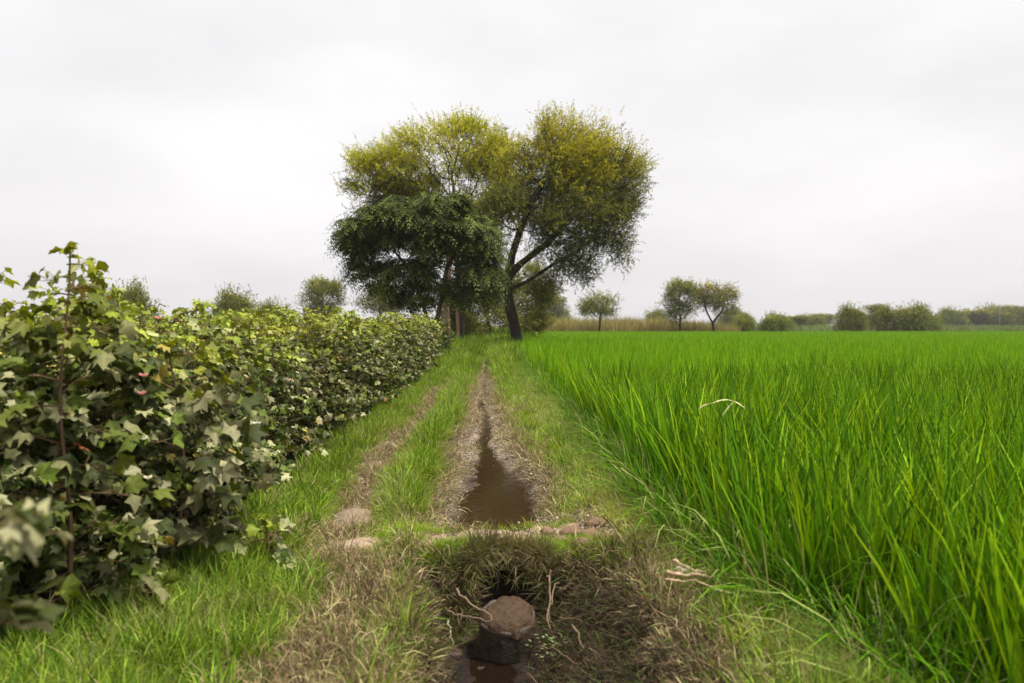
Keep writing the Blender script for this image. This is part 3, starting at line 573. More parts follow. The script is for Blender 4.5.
# dark drooping tree in front, 28 m off
d = 28.; bx = (430 - 490) / 796 * d
def frond_mesh(P, T, seed, per=5, fl=.62, k=6):
    """rosettes of drooping feather leaves"""
    g = np.random.default_rng(seed); n = len(P); Q = np.repeat(P, per, 0); Tn = np.repeat(T, per, 0); a_ = g.uniform(0, 2 * np.pi, n * per)
    out_ = unit(np.stack([np.cos(a_), np.sin(a_), g.uniform(-.1, .5, n * per)], -1) + .5 * Tn); L_ = fl * g.uniform(.6, 1.2, n * per)
    t = np.linspace(0, 1, k + 1); hor = out_[:, None] * (L_[:, None, None] * t[None, :, None]) ; mid = Q[:, None] + hor; mid[..., 2] -= .85 * L_[:, None] * t[None] ** 2
    side = unit(np.cross(out_, [0, 0, 1])); acc_V = []
    wl = .12 * np.sin(np.pi * np.clip(t[1:] * .9 + .12, 0, 1)); N_ = len(Q)
    for s in (-1, 1):
        b0 = mid[:, 1:]; sv_ = side[:, None] * s; fw = unit(mid[:, 1:] - mid[:, :-1])
        tip = b0 + (sv_ * .9 + fw * .45) * wl[None, :, None]; tip[..., 2] -= .03
        hw_ = fw * .034
        acc_V.append(np.stack([b0 - hw_, (b0 + tip) / 2 - hw_ * 1.1, tip, (b0 + tip) / 2 + hw_ * 1.1], 2))
    V = np.concatenate([v.reshape(-1, 3) for v in acc_V]); F = np.arange(len(V)).reshape(-1, 4)
    cc = np.array([(.05, .075, .012), (.09, .125, .02), (.20, .25, .055)])[g.choice(3, N_, p=[.42, .36, .22])] * g.uniform(.8, 1.25, (N_, 1)); C1 = np.repeat(cc, k * 4, 0)
    return V, F, np.concatenate([C1, C1])
ls = [(430, 224, 70, 34, 0, 4), (375, 234, 36, 32, 0, 2.6), (470, 250, 34, 34, 0, 2.2), (400, 275, 46, 22, 0, 2), (455, 285, 40, 18, 0, 1.6), (365, 272, 20, 16, 0, .7), (430, 203, 50, 14, 0, 1.4), (352, 250, 10, 20, 0, .5), (378, 288, 26, 16, 0, 1.4), (412, 298, 34, 10, .5, 1.2), (480, 285, 22, 18, -.5, 1)]
lb = lobes_of(ls, d, bx, .85); att = cloud(lb, 3000, 150, 77, .17, .3)
tn = [(-.05, 0, -.1), (-.1, 0, .9), (-.12, 0, 1.7), (-.35, 0, 2.5), (-.6, .1, 3.2)]; tn2 = [(.15, .05, .7), (.25, .05, 1.6), (.45, 0, 2.5), (.6, -.1, 3.4)]
nodes = tn + tn2; par = [-1, 0, 1, 2, 3, 0, 5, 6, 7]
nodes += [(-.5, 0, 1.6), (-.85, 0, 2.2)]; par += [1, 9]
P, par = colonize(att, nodes, par, .25, 2.4, .34, seed=4)
V, F, r, T, w_ = skeleton_mesh(P, par, .11, .01, None)
tm = mesh('trunk', V, F, M_bark, np.broadcast_to(np.array([.12, .08, .055]), V.shape), True)
sel = np.where((w_ <= 3) & (np.arange(len(P)) > 10))[0]; sel = rng.choice(sel, 2300)
print('dark tree', len(P), len(sel))
V, F, C_ = frond_mesh(P[sel] + rng.normal(0, .08, (len(sel), 3)), T[sel], 3)
plant_tree('drooping_tree', (tm, mesh('crown', V, F, M_dark, C_), None), 'dark green tree with drooping feathery fronds standing among the cotton', 'tree', (bx, d, 0))

# field trees: one of each kind, then copies
def lob(*a_): return list(a_)
umb = acacia(51, [(0, 0, 0), (.05, 0, 1.0), (.1, 0, 1.9)], [(0, 0, 3.4, 2.5, 2.3, 1.35, 3), (-1, 0, 2.9, 1.4, 1.4, .8, 1), (1.1, .2, 3., 1.3, 1.4, .8, 1), (0, 0, 4.2, 1.7, 1.6, .7, 1)], 2000, 120, .11, .28, 3.9, 3600, leaf=(.07, .13, 7, .42), yfrac=.22, cols=[((.18, .18, .035), 3), ((.12, .13, .03), 3)], kill=.4)
plant_tree('field_tree', umb, 'small umbrella shaped tree standing alone in front of the dry reeds', 'tree', (12.5, 91, 0), .3, (1., 1., 1.03))
t1 = acacia(52, [(0, 0, 0), (0, 0, 1.2), (.1, 0, 2.2)], [(0, 0, 4.6, 1.9, 1.8, 1.6, 3), (-.3, 0, 3.2, 1.7, 1.6, 1.2, 2), (.3, 0, 5.6, 1.4, 1.4, .9, 1.6), (0, 0, 2., 1., 1., .7, .5)], 2000, 120, .13, .3, 5.3, 4200, leaf=(.07, .13, 7, .42), yfrac=.2, cols=[((.17, .18, .04), 3), ((.12, .13, .03), 3)], kill=.4)
plant_tree('field_tree', t1, 'tall grey-green field tree, the denser of the pair beyond the rice', 'tree', (21.8, 91, 0), .3, (1.02, 1, 1.03))
t2 = acacia(53, [(0, 0, 0), (0, 0, .9), (-.1, 0, 1.6)], [(0, 0, 4.2, 2.3, 2., 1.3, 3), (-1., 0, 5.2, 1.6, 1.6, 1.1, 2), (1.5, 0, 4.6, 1.6, 1.6, 1.1, 2), (1.8, 0, 3.1, 1.3, 1.3, .7, 1), (-1.6, 0, 4., 1.1, 1.2, .9, 1)], 2000, 120, .15, .32, 4.9, 4000, leaf=(.07, .13, 7, .42), yfrac=.3, cols=[((.18, .17, .035), 3), ((.12, .125, .03), 3)], kill=.4,
            limbs=[(2, [(-.5, 0, 2.3), (-.9, 0, 3.1)]), (2, [(.4, 0, 2.3), (1., 0, 3.)])])
plant_tree('field_tree', t2, 'open branched field tree with forked trunk, beside the denser tree beyond the rice', 'tree', (26.0, 92, 0), 0, (.98, 1, 1.))
bsh = acacia(54, [(0, 0, 0), (0, 0, .4)], [(0, 0, 2., 2.2, 2.1, 1.7, 4), (-.8, 0, 1.2, 1.6, 1.6, 1.0, 2), (.9, 0, 1.3, 1.6, 1.6, 1.1, 2), (.2, 0, 3., 1.4, 1.4, .8, 1.2)], 2400, 140, .12, .28, 3.2, 5200, leaf=(.08, .14, 6, .4), yfrac=.2, cols=[((.19, .21, .035), 3), ((.12, .145, .025), 3)], kill=.38, off_=.36)
B0 = plant_tree('round_bush', bsh, 'dark round bush reaching the ground, alone on the far edge of the rice', 'bush', (44., 96, 0), .4, (.8, .8, .98), 'round bushes beyond the rice')
dup(B0, (50.2, 100, 0), 2.1, (.7, .7, .95), 'brownish round bush half hidden behind the larger green one')
dup(B0, (53.2, 98.5, 0), 4.0, (1.02, 1., 1.03), 'largest round green bush with a ragged side, beside the brownish one')
dup(B0, (59.6, 106, 0), 1.0, (.55, .6, .72), 'small bush peeping out beyond the largest round bush')
dup(B0, (34.6, 96, 0), 5.0, (.95, .9, .72), 'low wide light green bush between the tree pair and the dark round bush')
dup(B0, (31.7, 99, 0), 5.6, (.6, .6, .62), 'small dark bush touching the low wide light green bush')
FT = [o for o in COL.objects if o.get('label', '').startswith(('tall grey-green', 'small umbrella', 'open branched'))]
byk = {o['label'][:4]: o for o in FT}
dup(byk['tall'], (-15.0, 72, 0), 1.1, (.98, .95, .87), 'pale round topped tree alone on the skyline over the cotton', 'trees over the cotton field')
dup(byk['smal'], (-9.6, 70, 0), 2.1, (.85, .8, 1.03), 'small dim tree on the skyline close to the drooping tree', 'trees over the cotton field')
dup(B0, (-27.6, 62, 0), 3.3, (.8, .8, 1.16), 'dark rounded treetop over the cotton near the tall cotton shoots', 'trees over the cotton field')
dup(B0, (-21.6, 68, 0), .7, (.8, .8, 1.12), 'dark ragged treetop over the middle of the cotton', 'trees over the cotton field')
dup(B0, (-17.9, 66, 0), 2.0, (.7, .8, .84), 'small dark tuft on the skyline over the cotton', 'trees over the cotton field')
k_ = 0
for (x_, y_, s_, sz) in [(552, 200, 1.5, 2.2), (560, 210, 1.3, 1.7), (745, 150, .8, .9), (800, 170, 1.2, .85), (745, 170, 1.0, 1.0), (812, 190, 1.7, 1.0), (826, 210, 1.7, 1.1), (733, 200, 1.5, 1.5),
                         (656, 165, 1.0, 1.2), (945, 250, 1.6, 1.1), (958, 240, 2.0, 1.7), (972, 250, 2.3, 1.5), (985, 245, 2., 1.5), (998, 255, 2.3, 2.), (1010, 245, 2., 1.6), (1022, 250, 2.4, 1.9), (1034, 245, 2.2, 1.7), (1048, 250, 2.2, 1.8), (905, 230, 1.4, 1.5), (922, 235, .7, 1.5), (870, 200, 1.5, 1.1), (882, 190, 1.2, 1.6)]:
    bx = (x_ - 490) / 796 * y_; far = y_ >= 225
    src = B0 if k_ % 3 else byk['tall']; f_ = 1 if k_ % 3 else .62
    dup(src, (bx, y_, 0), k_ * 1.3, (s_ * (1 if k_ % 3 else 1.3), s_, sz * f_), 'hazy tree in the far grey-green line along the horizon' if far else 'dim tree low on the skyline behind the field trees and bushes', 'trees of the far horizon line' if far else 'trees behind the field edge'); k_ += 1
# dry reeds and low scrub beyond the rice
rd = [clump('reed_tuft', M_straw, 300 + i, n=60, spread=.7, h=(1.6, 3.0), wd=.05, lean=.12, bend=.4, cols=[((.34, .28, .09), 4), ((.26, .26, .07), 3), ((.40, .31, .13), 2)], segs=3) for i in range(3)]
a, b = jgrid(3, 30, 94, 104, .9); n = len(a); s = rng.uniform(.8, 1.05, n) * (1 - .25 * sst(20, 30, a)) * (1 - .3 * sst(8, 3, a))
scatter('dry_reeds', np.stack([a, b, ground(a, b)], -1), np.stack([0 * a, 0 * a, rng.uniform(0, 6, n)], -1), np.stack([s, s, s], -1), rng.integers(0, 3, n), rd, 'band of tan dry reeds beyond the rice')
sb = [clump('scrub_tuft', M_grass, 310 + i, n=70, spread=.9, h=(.6, 1.5), wd=.09, lean=.3, bend=.6, cols=[((.13, .19, .05), 4), ((.10, .15, .05), 3), ((.18, .22, .08), 2)], segs=2) for i in range(3)]
a, b = jgrid(28, 190, 104, 215, 2.6); k = frus(a, b, 8); a, b = a[k], b[k]; n = len(a); s = rng.uniform(.7, 1.35, n) * (1 + .3 * fbm(a, b, 14, 33))
scatter('scrub', np.stack([a, b, ground(a, b)], -1), np.stack([0 * a, 0 * a, rng.uniform(0, 6, n)], -1), np.stack([s, s, s], -1), rng.integers(0, 3, n), sb, 'pale green low crops and scrub beyond the rice')
# thin mast on the horizon
mst = Acc(); tube(mst, [(0, 0, 0), (0, 0, 7.8)], [.09, .06], (.3, .3, .31), 6); tube(mst, [(-.8, 0, 7.1), (.8, 0, 7.1)], .06, (.3, .3, .31), 5)
tag(obj('utility_pole', mst.mesh('utility_pole', M_bark), loc=((1008 - 490) / 796 * 235, 235, 0)), 'thin grey utility pole over the far tree line', 'pole')

# ------------------------------------------------------------------ cotton
def cotton_leaf_pts(g, n, P, axis_, nrm, size, cols):
    """lobed leaves; P n x 3 stalk ends"""
    ang = np.array([0, 22, 48, 72, 108, 150, 210, 252, 288, 312, 338]) * np.pi / 180.; rad = np.array([1, .62, .88, .58, .66, .34, .34, .66, .58, .88, .62])
    side = unit(np.cross(nrm, axis_)); nrm = np.cross(axis_, side); k = len(ang)
    vein = np.array([1, 0, 1, 0, 1, 0, 0, 1, 0, 1, 0])
    fold = g.uniform(-.1, .5, (n, 1)); dr = g.uniform(.15, .8, (n, 1)); wav = g.uniform(0, 6.28, (n, 1)); rv = rad[None] * g.uniform(.88, 1.1, (n, k))
    rows, cols_ = [], []
    for q in (0., .5, 1.):
        rr = rv * q if q else np.zeros((n, 1))
        an = ang[None] if q else np.zeros((1, 1))
        lx = np.cos(an) * rr; ly = np.sin(an) * rr
        lz = .14 * np.sin(ang[None] * 3 + wav) * q * q * (1 if q else 0) if q else np.zeros((n, 1))
        lz = lz + np.abs(ly) * fold - dr * (rr ** 2) - (.10 * vein[None] if q == .5 else 0)
        rows.append(P[:, None] + size[:, None, None] * (axis_[:, None] * (lx[..., None] + .15) + side[:, None] * ly[..., None] + nrm[:, None] * lz[..., None]))
        f_ = (1.35 * np.ones((n, 1)) if not q else np.broadcast_to(1 + (.32 * vein - .08)[None] * (q == .5), (n, k)))
        cols_.append(cols[:, None] * f_[..., None])
    V = np.concatenate(rows, 1); C_ = np.concatenate(cols_, 1); m = 2 * k + 1
    i = np.arange(k); j = (i + 1) % k
    tri = np.concatenate([np.stack([0 * i, 1 + i, 1 + j], 1), np.stack([1 + i, 1 + k + i, 1 + k + j], 1), np.stack([1 + i, 1 + k + j, 1 + j], 1)])
    F = (np.arange(n) * m)[:, None, None] + tri[None]
    return V.reshape(-1, 3), F.reshape(-1, 3), C_.reshape(-1, 3)
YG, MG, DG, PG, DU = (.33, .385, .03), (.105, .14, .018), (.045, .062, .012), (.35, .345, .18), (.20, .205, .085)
def cotton(seed, H=1.55, width=.5, nb=32, per=27, sparse_top=0., size=.052, pale=.45, top=.8):
    g = np.random.default_rng(seed); st = Acc(); fo = Acc(); lean = g.normal(0, .05, 2)
    zs = np.linspace(0, H * .96, 12); main = np.stack([lean[0] * zs + .02 * np.sin(zs * 5 + seed), lean[1] * zs + .02 * np.cos(zs * 4), zs], -1)
    sc_ = (.15, .085, .05); tube(st, main, np.linspace(.013, .004, 12), sc_, 5)
    LP, LA, LN, LS, LC = [], [], [], [], []
    for i in range(nb):
        z0 = H * (.10 + .86 * i / (nb - 1)); f = z0 / H
        wl = width * (np.interp(f, [0, .25, .6, .85, 1], [.75, 1., .95, .62, .14])) * g.uniform(.75, 1.2)
        if sparse_top and f > .72: wl *= .5
        a_ = i * 2.4 + g.normal(0, .4); d0 = np.array([math.cos(a_), math.sin(a_), 0]); b0 = np.array([np.interp(z0, zs, main[:, 0]), np.interp(z0, zs, main[:, 1]), z0])
        rise = g.uniform(.15, .6); t = np.linspace(0, 1, 5)[:, None]; br = b0 + d0 * wl * t + np.array([0, 0, 1]) * (rise * wl * t - .35 * wl * t ** 2)
        br[:, :2] += g.normal(0, .012, (5, 2)); tube(st, br, np.linspace(.005, .002, 5), sc_, 3)
        npb = int(per * (wl / width) ** .7) + 2
        if sparse_top and f > .72: npb = int(npb * .9) + 2
        for q in range(npb):
            tt = g.uniform(.12, 1.0) ** .8; p_ = b0 + d0 * wl * tt + np.array([0, 0, 1]) * (rise * wl * tt - .35 * wl * tt ** 2)
            la = a_ + g.normal(0, .9); pet = g.uniform(.03, .09); od = np.array([math.cos(la), math.sin(la), g.uniform(-.1, .6)])
            e_ = p_ + unit(od) * pet; tube(st, [p_, e_], .0013, (.2, .16, .07), 3)
            ax = unit(np.array([math.cos(la), math.sin(la), g.uniform(-.75, .25)])); nn = unit(np.array([math.cos(a_) * .55, math.sin(a_) * .55, 1.]) + g.normal(0, .75, 3))
            LP.append(e_); LA.append(ax); LN.append(nn)
            s_ = size * g.uniform(.45, 1.4) * (1 if f < .85 else .72); LS.append(s_)
            u_ = g.uniform()
            if u_ < .003: c_ = (.42, .17, .06)
            elif u_ < .016: c_ = (.40, .32, .07)
            else:
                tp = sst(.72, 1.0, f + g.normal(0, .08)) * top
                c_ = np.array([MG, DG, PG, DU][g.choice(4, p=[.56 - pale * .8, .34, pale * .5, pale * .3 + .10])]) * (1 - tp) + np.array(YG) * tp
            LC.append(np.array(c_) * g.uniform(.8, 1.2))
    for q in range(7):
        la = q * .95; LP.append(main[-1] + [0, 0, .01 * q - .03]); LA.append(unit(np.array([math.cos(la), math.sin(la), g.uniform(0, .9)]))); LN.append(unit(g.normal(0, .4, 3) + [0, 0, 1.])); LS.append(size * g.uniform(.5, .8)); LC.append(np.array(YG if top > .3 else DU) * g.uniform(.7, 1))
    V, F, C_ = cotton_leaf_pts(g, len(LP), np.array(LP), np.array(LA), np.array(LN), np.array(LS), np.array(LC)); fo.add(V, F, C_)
    fls = []
    for q in range(3):
        fl = Acc()
        a_ = g.uniform(0, 6.28); c = np.array([math.cos(a_) * width * .8, math.sin(a_) * width * .8, H * g.uniform(.35, .85)]); col = [(.75, .68, .5), (.7, .35, .3), (.8, .78, .7)][q]
        for m_ in range(5):
            b_ = m_ * 1.256; pd = np.array([math.cos(b_), math.sin(b_), .7]); s1 = np.array([-math.sin(b_), math.cos(b_), 0])
            Vp = c + .022 * np.array([[0, 0, 0], pd * .7 + s1 * .6, pd * 1.25, pd * .7 - s1 * .6]); fl.add(Vp, [[0, 1, 2, 3]], col)
        tube(fl, [c - [0, 0, .02], c + [0, 0, .004]], [.004, .009], (.1, .16, .04), 6); fls.append(fl.mesh('flower', M_flower))
    return st.mesh('stem', M_stem), fo.mesh('foliage', M_cotton, True), fls
CV = []
for i in range(7):
    ms = cotton(400 + i, H=1.55 + .04 * (i % 3), width=.50 + .03 * (i % 2), pale=.30 + .05 * (i % 4)); CV.append(ms)
CL = 'leafy cotton plant in the front row whose skirts overhang the grassy verge'
protos = []
def cplant(ms, loc, rz, s, label, group=None, flower=True):
    t = thing('cotton_plant', label, 'cotton plant', loc, rz, group, s); obj('stem', ms[0], t); f = obj('foliage', ms[1], t)
    for m_ in (ms[2] if flower else ()): obj('flower', m_, t)
    return t
# front row: the few that stand out have plants and labels of their own
pale = cotton(501, H=1.22, width=.46, nb=28, per=18, size=.075, pale=.6)
lanky = cotton(502, H=1.80, width=.40, nb=28, per=13, sparse_top=1, size=.06, pale=.2)
lanky2 = cotton(504, H=1.70, width=.38, nb=28, per=12, sparse_top=1, size=.058, pale=.2)
edgep = cotton(506, H=1.68, width=.46, nb=30, per=22, size=.055, pale=.25)
low = cotton(503, H=1.28, width=.36, nb=24, per=16, size=.055, pale=.62, top=.1)
tiny = cotton(505, H=.30, width=.13, nb=8, per=5, size=.06, pale=.6)
cplant(lanky, (-1.90, 3.6, 0), .4, 1, 'tallest cotton plant, its lanky dark shoots standing clear against the sky')
cplant(lanky2, (-2.02, 4.1, 0), 2.4, 1.02, 'second lanky cotton plant, just beyond the tallest one and slightly shorter')
cplant(edgep, (-2.36, 3.75, 0), 1.0, 1, 'full leafy cotton plant at the frame edge, rising above its row beside the tallest one')
cplant(pale, (-1.68, 4.4, 0), 1.2, 1.08, 'cotton plant with large pale dusty leaves leaning over the grass, stems showing below')
cplant(low, (-1.0, 1.38, 0), .2, .94, 'out-of-focus low cotton plant closest to the camera, pale leaves at the picture corner', flower=False)
cplant(tiny, (-1.28, 4.55, 0), 0, 1, 'tiny pale cotton seedling on the grass in front of the cotton row', flower=False)
k_ = 0; n_c = 0
rows = [(-2.05, 2.95, 31, .44), (-2.9, 2.6, 30, .52), (-3.7, 3.2, 30, .58), (-4.6, 4.2, 30, .66), (-5.6, 5.4, 30, .78)]
firsts = {}
for ri, (rx, y0, y1, sp) in enumerate(rows):
    y = y0
    while y < y1:
        vi = int(rng.integers(0, 7)); x = rx + rng.uniform(-.2, .16) + (-.12 if (ri == 0 and y < 4.2) else 0); s = rng.uniform(.82, 1.07)
        if ri == 0 and y > 12: s *= 1.04
        lab, grp = (CL, 'cotton plants of the front row') if ri == 0 else ('cotton plant in the rows behind, only its leafy top showing over the front row', 'cotton plants of the rows behind')
        if vi not in firsts: firsts[vi] = cplant(CV[vi], (x, y, 0), rng.uniform(0, 6.28), s, lab, grp)
        else: dup(firsts[vi], (x, y, 0), rng.uniform(0, 6.28), s, lab, grp, skip=() if (ri == 0 and y < 12 and k_ % 3 == 0) else ('flower',))
        n_c += 1; k_ += 1; y += sp * rng.uniform(.85, 1.15)
print('cotton', n_c)
a, b = jgrid(-34, -6.2, 5, 46, .8); k = frus(a, b, 2.5); a, b = a[k], b[k]; n = len(a); z1 = rng.uniform(.8, 1.03, n)
scatter('cotton_field', np.stack([a, b, ground(a, b)], -1), np.stack([0 * a, 0 * a, rng.uniform(0, 6, n)], -1), np.stack([z1 * 1.25, z1 * 1.25, z1], -1), rng.integers(0, 5, n), [m_[1] for m_ in CV[:5]], 'cotton crop stretching away beyond the nearer rows')
# grassy weeds that close the path end
wd_ = [clump('weed_tuft', M_grass, 330 + i, n=90, spread=.35, h=(.35, .85), wd=.02, lean=.25, bend=.6, cols=[(G1, 3), (G3, 3), (G2, 2)], segs=3) for i in range(3)]
n = 700; yy = rng.uniform(18, 46, n); xx = np.where(rng.uniform(0, 1, n) < .45, rng.uniform(-1.9, -.62, n), rng.uniform(.30, 1.35, n)); 
e_x = rng.uniform(-5, 2.2, 260); e_y = rng.uniform(40, 58, 260); xx = np.concatenate([xx, e_x]); yy = np.concatenate([yy, e_y]); n = len(xx); s = rng.uniform(.6, 1.1, n) * np.where(yy > 48, 2.0, np.clip((yy - 14) / 14, .3, 1.15)) * (.75 + .5 * sst(-.3, .3, fbm(xx, yy, 2.2, 99)))
scatter('bank_weeds', np.stack([xx, yy, ground(xx, yy)], -1), np.stack([0 * xx, 0 * xx, rng.uniform(0, 6, n)], -1), np.stack([s, s, s], -1), rng.integers(0, 3, n), wd_, 'rank green weeds closing in on the far end of the ditch')

# ------------------------------------------------------------------ the hole: pipe, clods, roots, stalks
def lathe(acc, prof, col, n=40, wob=.0, seed=0):
    g = np.random.default_rng(seed); a_ = np.arange(n) / n * 2 * np.pi; V = []
    for r_, z_ in prof:
        rr = r_ * (1 + wob * vnoise(np.cos(a_) * 2 + 9, np.sin(a_) * 2 + z_ * 6, .6, seed) + .5 * wob * fbm(np.cos(a_) * 2 + 3, np.sin(a_) * 2 + z_ * 22, .22, seed + 7)); V.append(np.stack([rr * np.cos(a_), rr * np.sin(a_), np.full(n, z_) + wob * .15 * r_ * vnoise(np.cos(a_) * r_ * 20, np.sin(a_) * r_ * 20 + 5, .8, seed + 3)], -1))
    V = np.concatenate(V); j = np.arange(n)[None]; k = (j + 1) % n; i = (np.arange(len(prof) - 1) * n)[:, None]
    acc.add(V, np.stack([i + j, i + k, i + n + k, i + n + j], -1).reshape(-1, 4), col)
pipe = thing('drain_pipe', 'short round drain pipe capped with brown mud, standing in the wet hole', 'pipe', (.11, 4.36, -.42), 0, None, (.88, .88, .86)); pipe.rotation_euler = (R(21), R(-4), 0)
pb = Acc(); lathe(pb, [(.30, -.03), (.235, .04), (.198, .10), (.180, .2), (.170, .30), (.163, .320), (.150, .326), (.146, .30)], (.06, .042, .03), 48, .09, 2)
obj('pipe_wall', pb.mesh('pipe_wall', M_wetmud, True), pipe)
mc = Acc(); lathe(mc, [(.166, .290), (.156, .325), (.13, .352), (.09, .368), (.04, .378), (.001, .38)], (.065, .034, .013), 48, .14, 4)
obj('mud_cap', mc.mesh('mud_cap', M_cap, True), pipe)
# water trickling down the front of the pipe
tw = []
for i in range(14):
    t = i / 13; z_ = .30 - .30 * t; w_w = .035 + .03 * t + .008 * math.sin(i * 2.1)
    for s_ in (-1, -.33, .33, 1): tw.append((w_w * s_ - .005, -math.sqrt(.19 ** 2 - (w_w * s_) ** 2) - .004 - .004 * math.sin(i * 3 + s_ * 2), z_))
F = [(4 * i + j, 4 * i + j + 1, 4 * i + j + 5, 4 * i + j + 4) for i in range(13) for j in range(3)]
wm.node_tree.nodes['Principled BSDF'].inputs['Base Color'].default_value = (.012, .007, .004, 1)
wm2 = wm.copy(); wm2.name = 'trickling_water'; wm2.node_tree.nodes['Principled BSDF'].inputs['Base Color'].default_value = (.12, .10, .08, 1)
for nd_ in wm2.node_tree.nodes:
    if nd_.type == 'TEX_NOISE': nd_.inputs['Scale'].default_value = 45
    if nd_.type == 'BUMP': nd_.inputs['Strength'].default_value = .9
obj('water_trickle', mesh('water_trickle', tw, np.array(F), wm2, None, True), pipe)
def clod(name, loc, size, label, cat='clod', col=(.45, .31, .22), seed=0, flat=.45, group=None):
    g = np.random.default_rng(seed); a = Acc(); n, m = 26, 12; V = []
    for i in range(m + 1):
        ph = i / m * math.pi
        for j in range(n):
            th = j / n * 2 * math.pi; v = np.array([math.sin(ph) * math.cos(th), math.sin(ph) * math.sin(th), math.cos(ph)])
            k = 1 + .34 * float(fbm(v[0] * 1.5 + seed, v[1] * 1.5 + v[2], .9, seed)) + .10 * float(fbm(v[0] * 6, v[1] * 6 + v[2] * 5, .8, seed + 5)); V.append(v * k * np.array([size[0], size[1], size[2]]))
    F = [(i * n + j, i * n + (j + 1) % n, (i + 1) * n + (j + 1) % n, (i + 1) * n + j) for i in range(m) for j in range(n)]
    a.add(np.array(V), F, col); o = obj(name, a.mesh(name, M_clod, True), loc=loc); tag(o, label, cat, group); return o
def gz(x, y): return float(ground(x, y))
clod('earth_clod', (-.99, 5.72, gz(-.99, 5.72) + .0), (.19, .19, .08), 'broad pale earth mound between the grass tufts, farther from the camera', seed=3, col=(.24, .185, .125))
clod('earth_clod', (-.80, 4.95, gz(-.80, 4.95) - .015), (.18, .18, .085), 'smooth pinkish pale earth lump on the worn trail, closer to the camera', seed=6, col=(.34, .255, .18))
clod('earth_clod', (-.31, 4.85, gz(-.31, 4.85) - .025), (.18, .12, .06), 'flat crumbly pink earth patch on the crossing over the ditch', seed=9, col=(.30, .20, .14))
clod('earth_clod', (1.02, 4.12, gz(1.02, 4.12) + .10), (.05, .04, .035), 'small pale clod lying among the dry stalks on the right bank', seed=12, col=(.5, .4, .33))
for i, (x, y, s_) in enumerate(((.52, 5.02, .08), (.62, 4.92, .075), (.44, 4.86, .06), (.68, 5.14, .07), (.56, 4.74, .07), (.70, 4.80, .06), (.36, 5.0, .05))):
    clod('mud_lump', (x, y, gz(x, y) + .02), (s_, s_ * .8, s_ * .55), 'broken brown mud lump in the crumbled gap of the crossing', seed=20 + i, col=(.20, .13, .085), group='mud lumps on the crossing')
M_clod_keep = M_clod; M_clod = M_wetmud
for i, (x, y, s_) in enumerate(((-.16, 4.42, .06), (-.20, 4.26, .05), (.36, 4.36, .07), (.32, 4.22, .05), (.42, 4.50, .06), (-.05, 4.12, .04), (.52, 4.30, .06), (.27, 4.12, .035))):
    clod('wet_mud_lump', (x, y, gz(x, y) + .005), (s_, s_ * .8, s_ * .6), 'dark wet mud lump at the foot of the short pipe in the hole', seed=60 + i, col=(.055, .033, .02), group='wet mud lumps in the hole')
M_clod = M_clod_keep
rootm = solid_mat('root_bark', .8, .2, .2, 60, .3, True)
def wiggle(p0, p1, sag, amp, n=14, seed=0):
    g = np.random.default_rng(seed); t = np.linspace(0, 1, n)[:, None]; P = np.array(p0) * (1 - t) + np.array(p1) * t
    P[:, 2] += -sag * 4 * (t * (1 - t))[:, 0]
    w1 = np.cumsum(g.normal(0, 1, (n, 3)), 0); w1 -= w1[0] * (1 - t) + w1[-1] * t; return P + w1 * amp * .3
def stick(name, p0, p1, r, col, label, cat, sag=0, amp=.02, seed=0, group=None, forks=0):
    a = Acc(); P = wiggle(p0, p1, sag, amp, seed=seed); tube(a, P, np.linspace(r, r * .5, len(P)), col, 6)
    g = np.random.default_rng(seed + 1)
    for f in range(forks):
        i = g.integers(4, 11); e = P[i] + np.array([g.uniform(-.1, .1), g.uniform(-.1, .1), g.uniform(-.08, .03)]); tube(a, wiggle(P[i], e, 0, .01, 6, seed + f + 2), np.linspace(r * .6, r * .25, 6), col, 5)
    o = obj(name, a.mesh(name, rootm, True)); return tag(o, label, cat, group)
RC = (.24, .17, .11); RB = (.14, .09, .055)
def W(x, y, d):   # point seen at a pixel, d metres off
    return ((x - 490) / 796 * d, d, 1.4 - (y - 325) / 796 * d)
stick('root', W(551, 572, 4.55), W(553, 650, 4.25), .007, RC, 'long pale root hanging down beside the pipe', 'root', seed=1, forks=2)
stick('root', W(560, 585, 4.5), W(548, 625, 4.3), .005, RC, 'short curved root crossing the hanging root beside the pipe', 'root', seed=2, amp=.03)
stick('root', W(456, 590, 4.3), W(492, 622, 4.15), .006, RC, 'thin root slanting across the dark recess on the pipe\'s near side', 'root', seed=3)
stick('root', W(448, 612, 4.2), W(500, 620, 4.1), .004, RC, 'finest root running level under the slanting root', 'root', seed=4, sag=.02)
stick('root', W(572, 628, 4.1), W(592, 672, 3.7), .007, RC, 'stout pale root lying steeply on the dark mud slope', 'root', seed=5, forks=1)
stick('root', W(535, 652, 3.9), W(578, 668, 3.6), .005, RB, 'brown root arching over the puddle edge', 'root', seed=6, sag=-.03)
stick('root', W(560, 620, 4.15), W(610, 632, 4.0), .005, RB, 'brown forked root across the mud slope above the stout root', 'root', seed=7, forks=3)
stick('grass_stem', W(448, 622, 4.0), W(452, 648, 3.85), .005, (.28, .24, .16), 'pale dead grass stem hanging on the left wall of the hole', 'stem', seed=8)
ST = (.52, .36, .24)
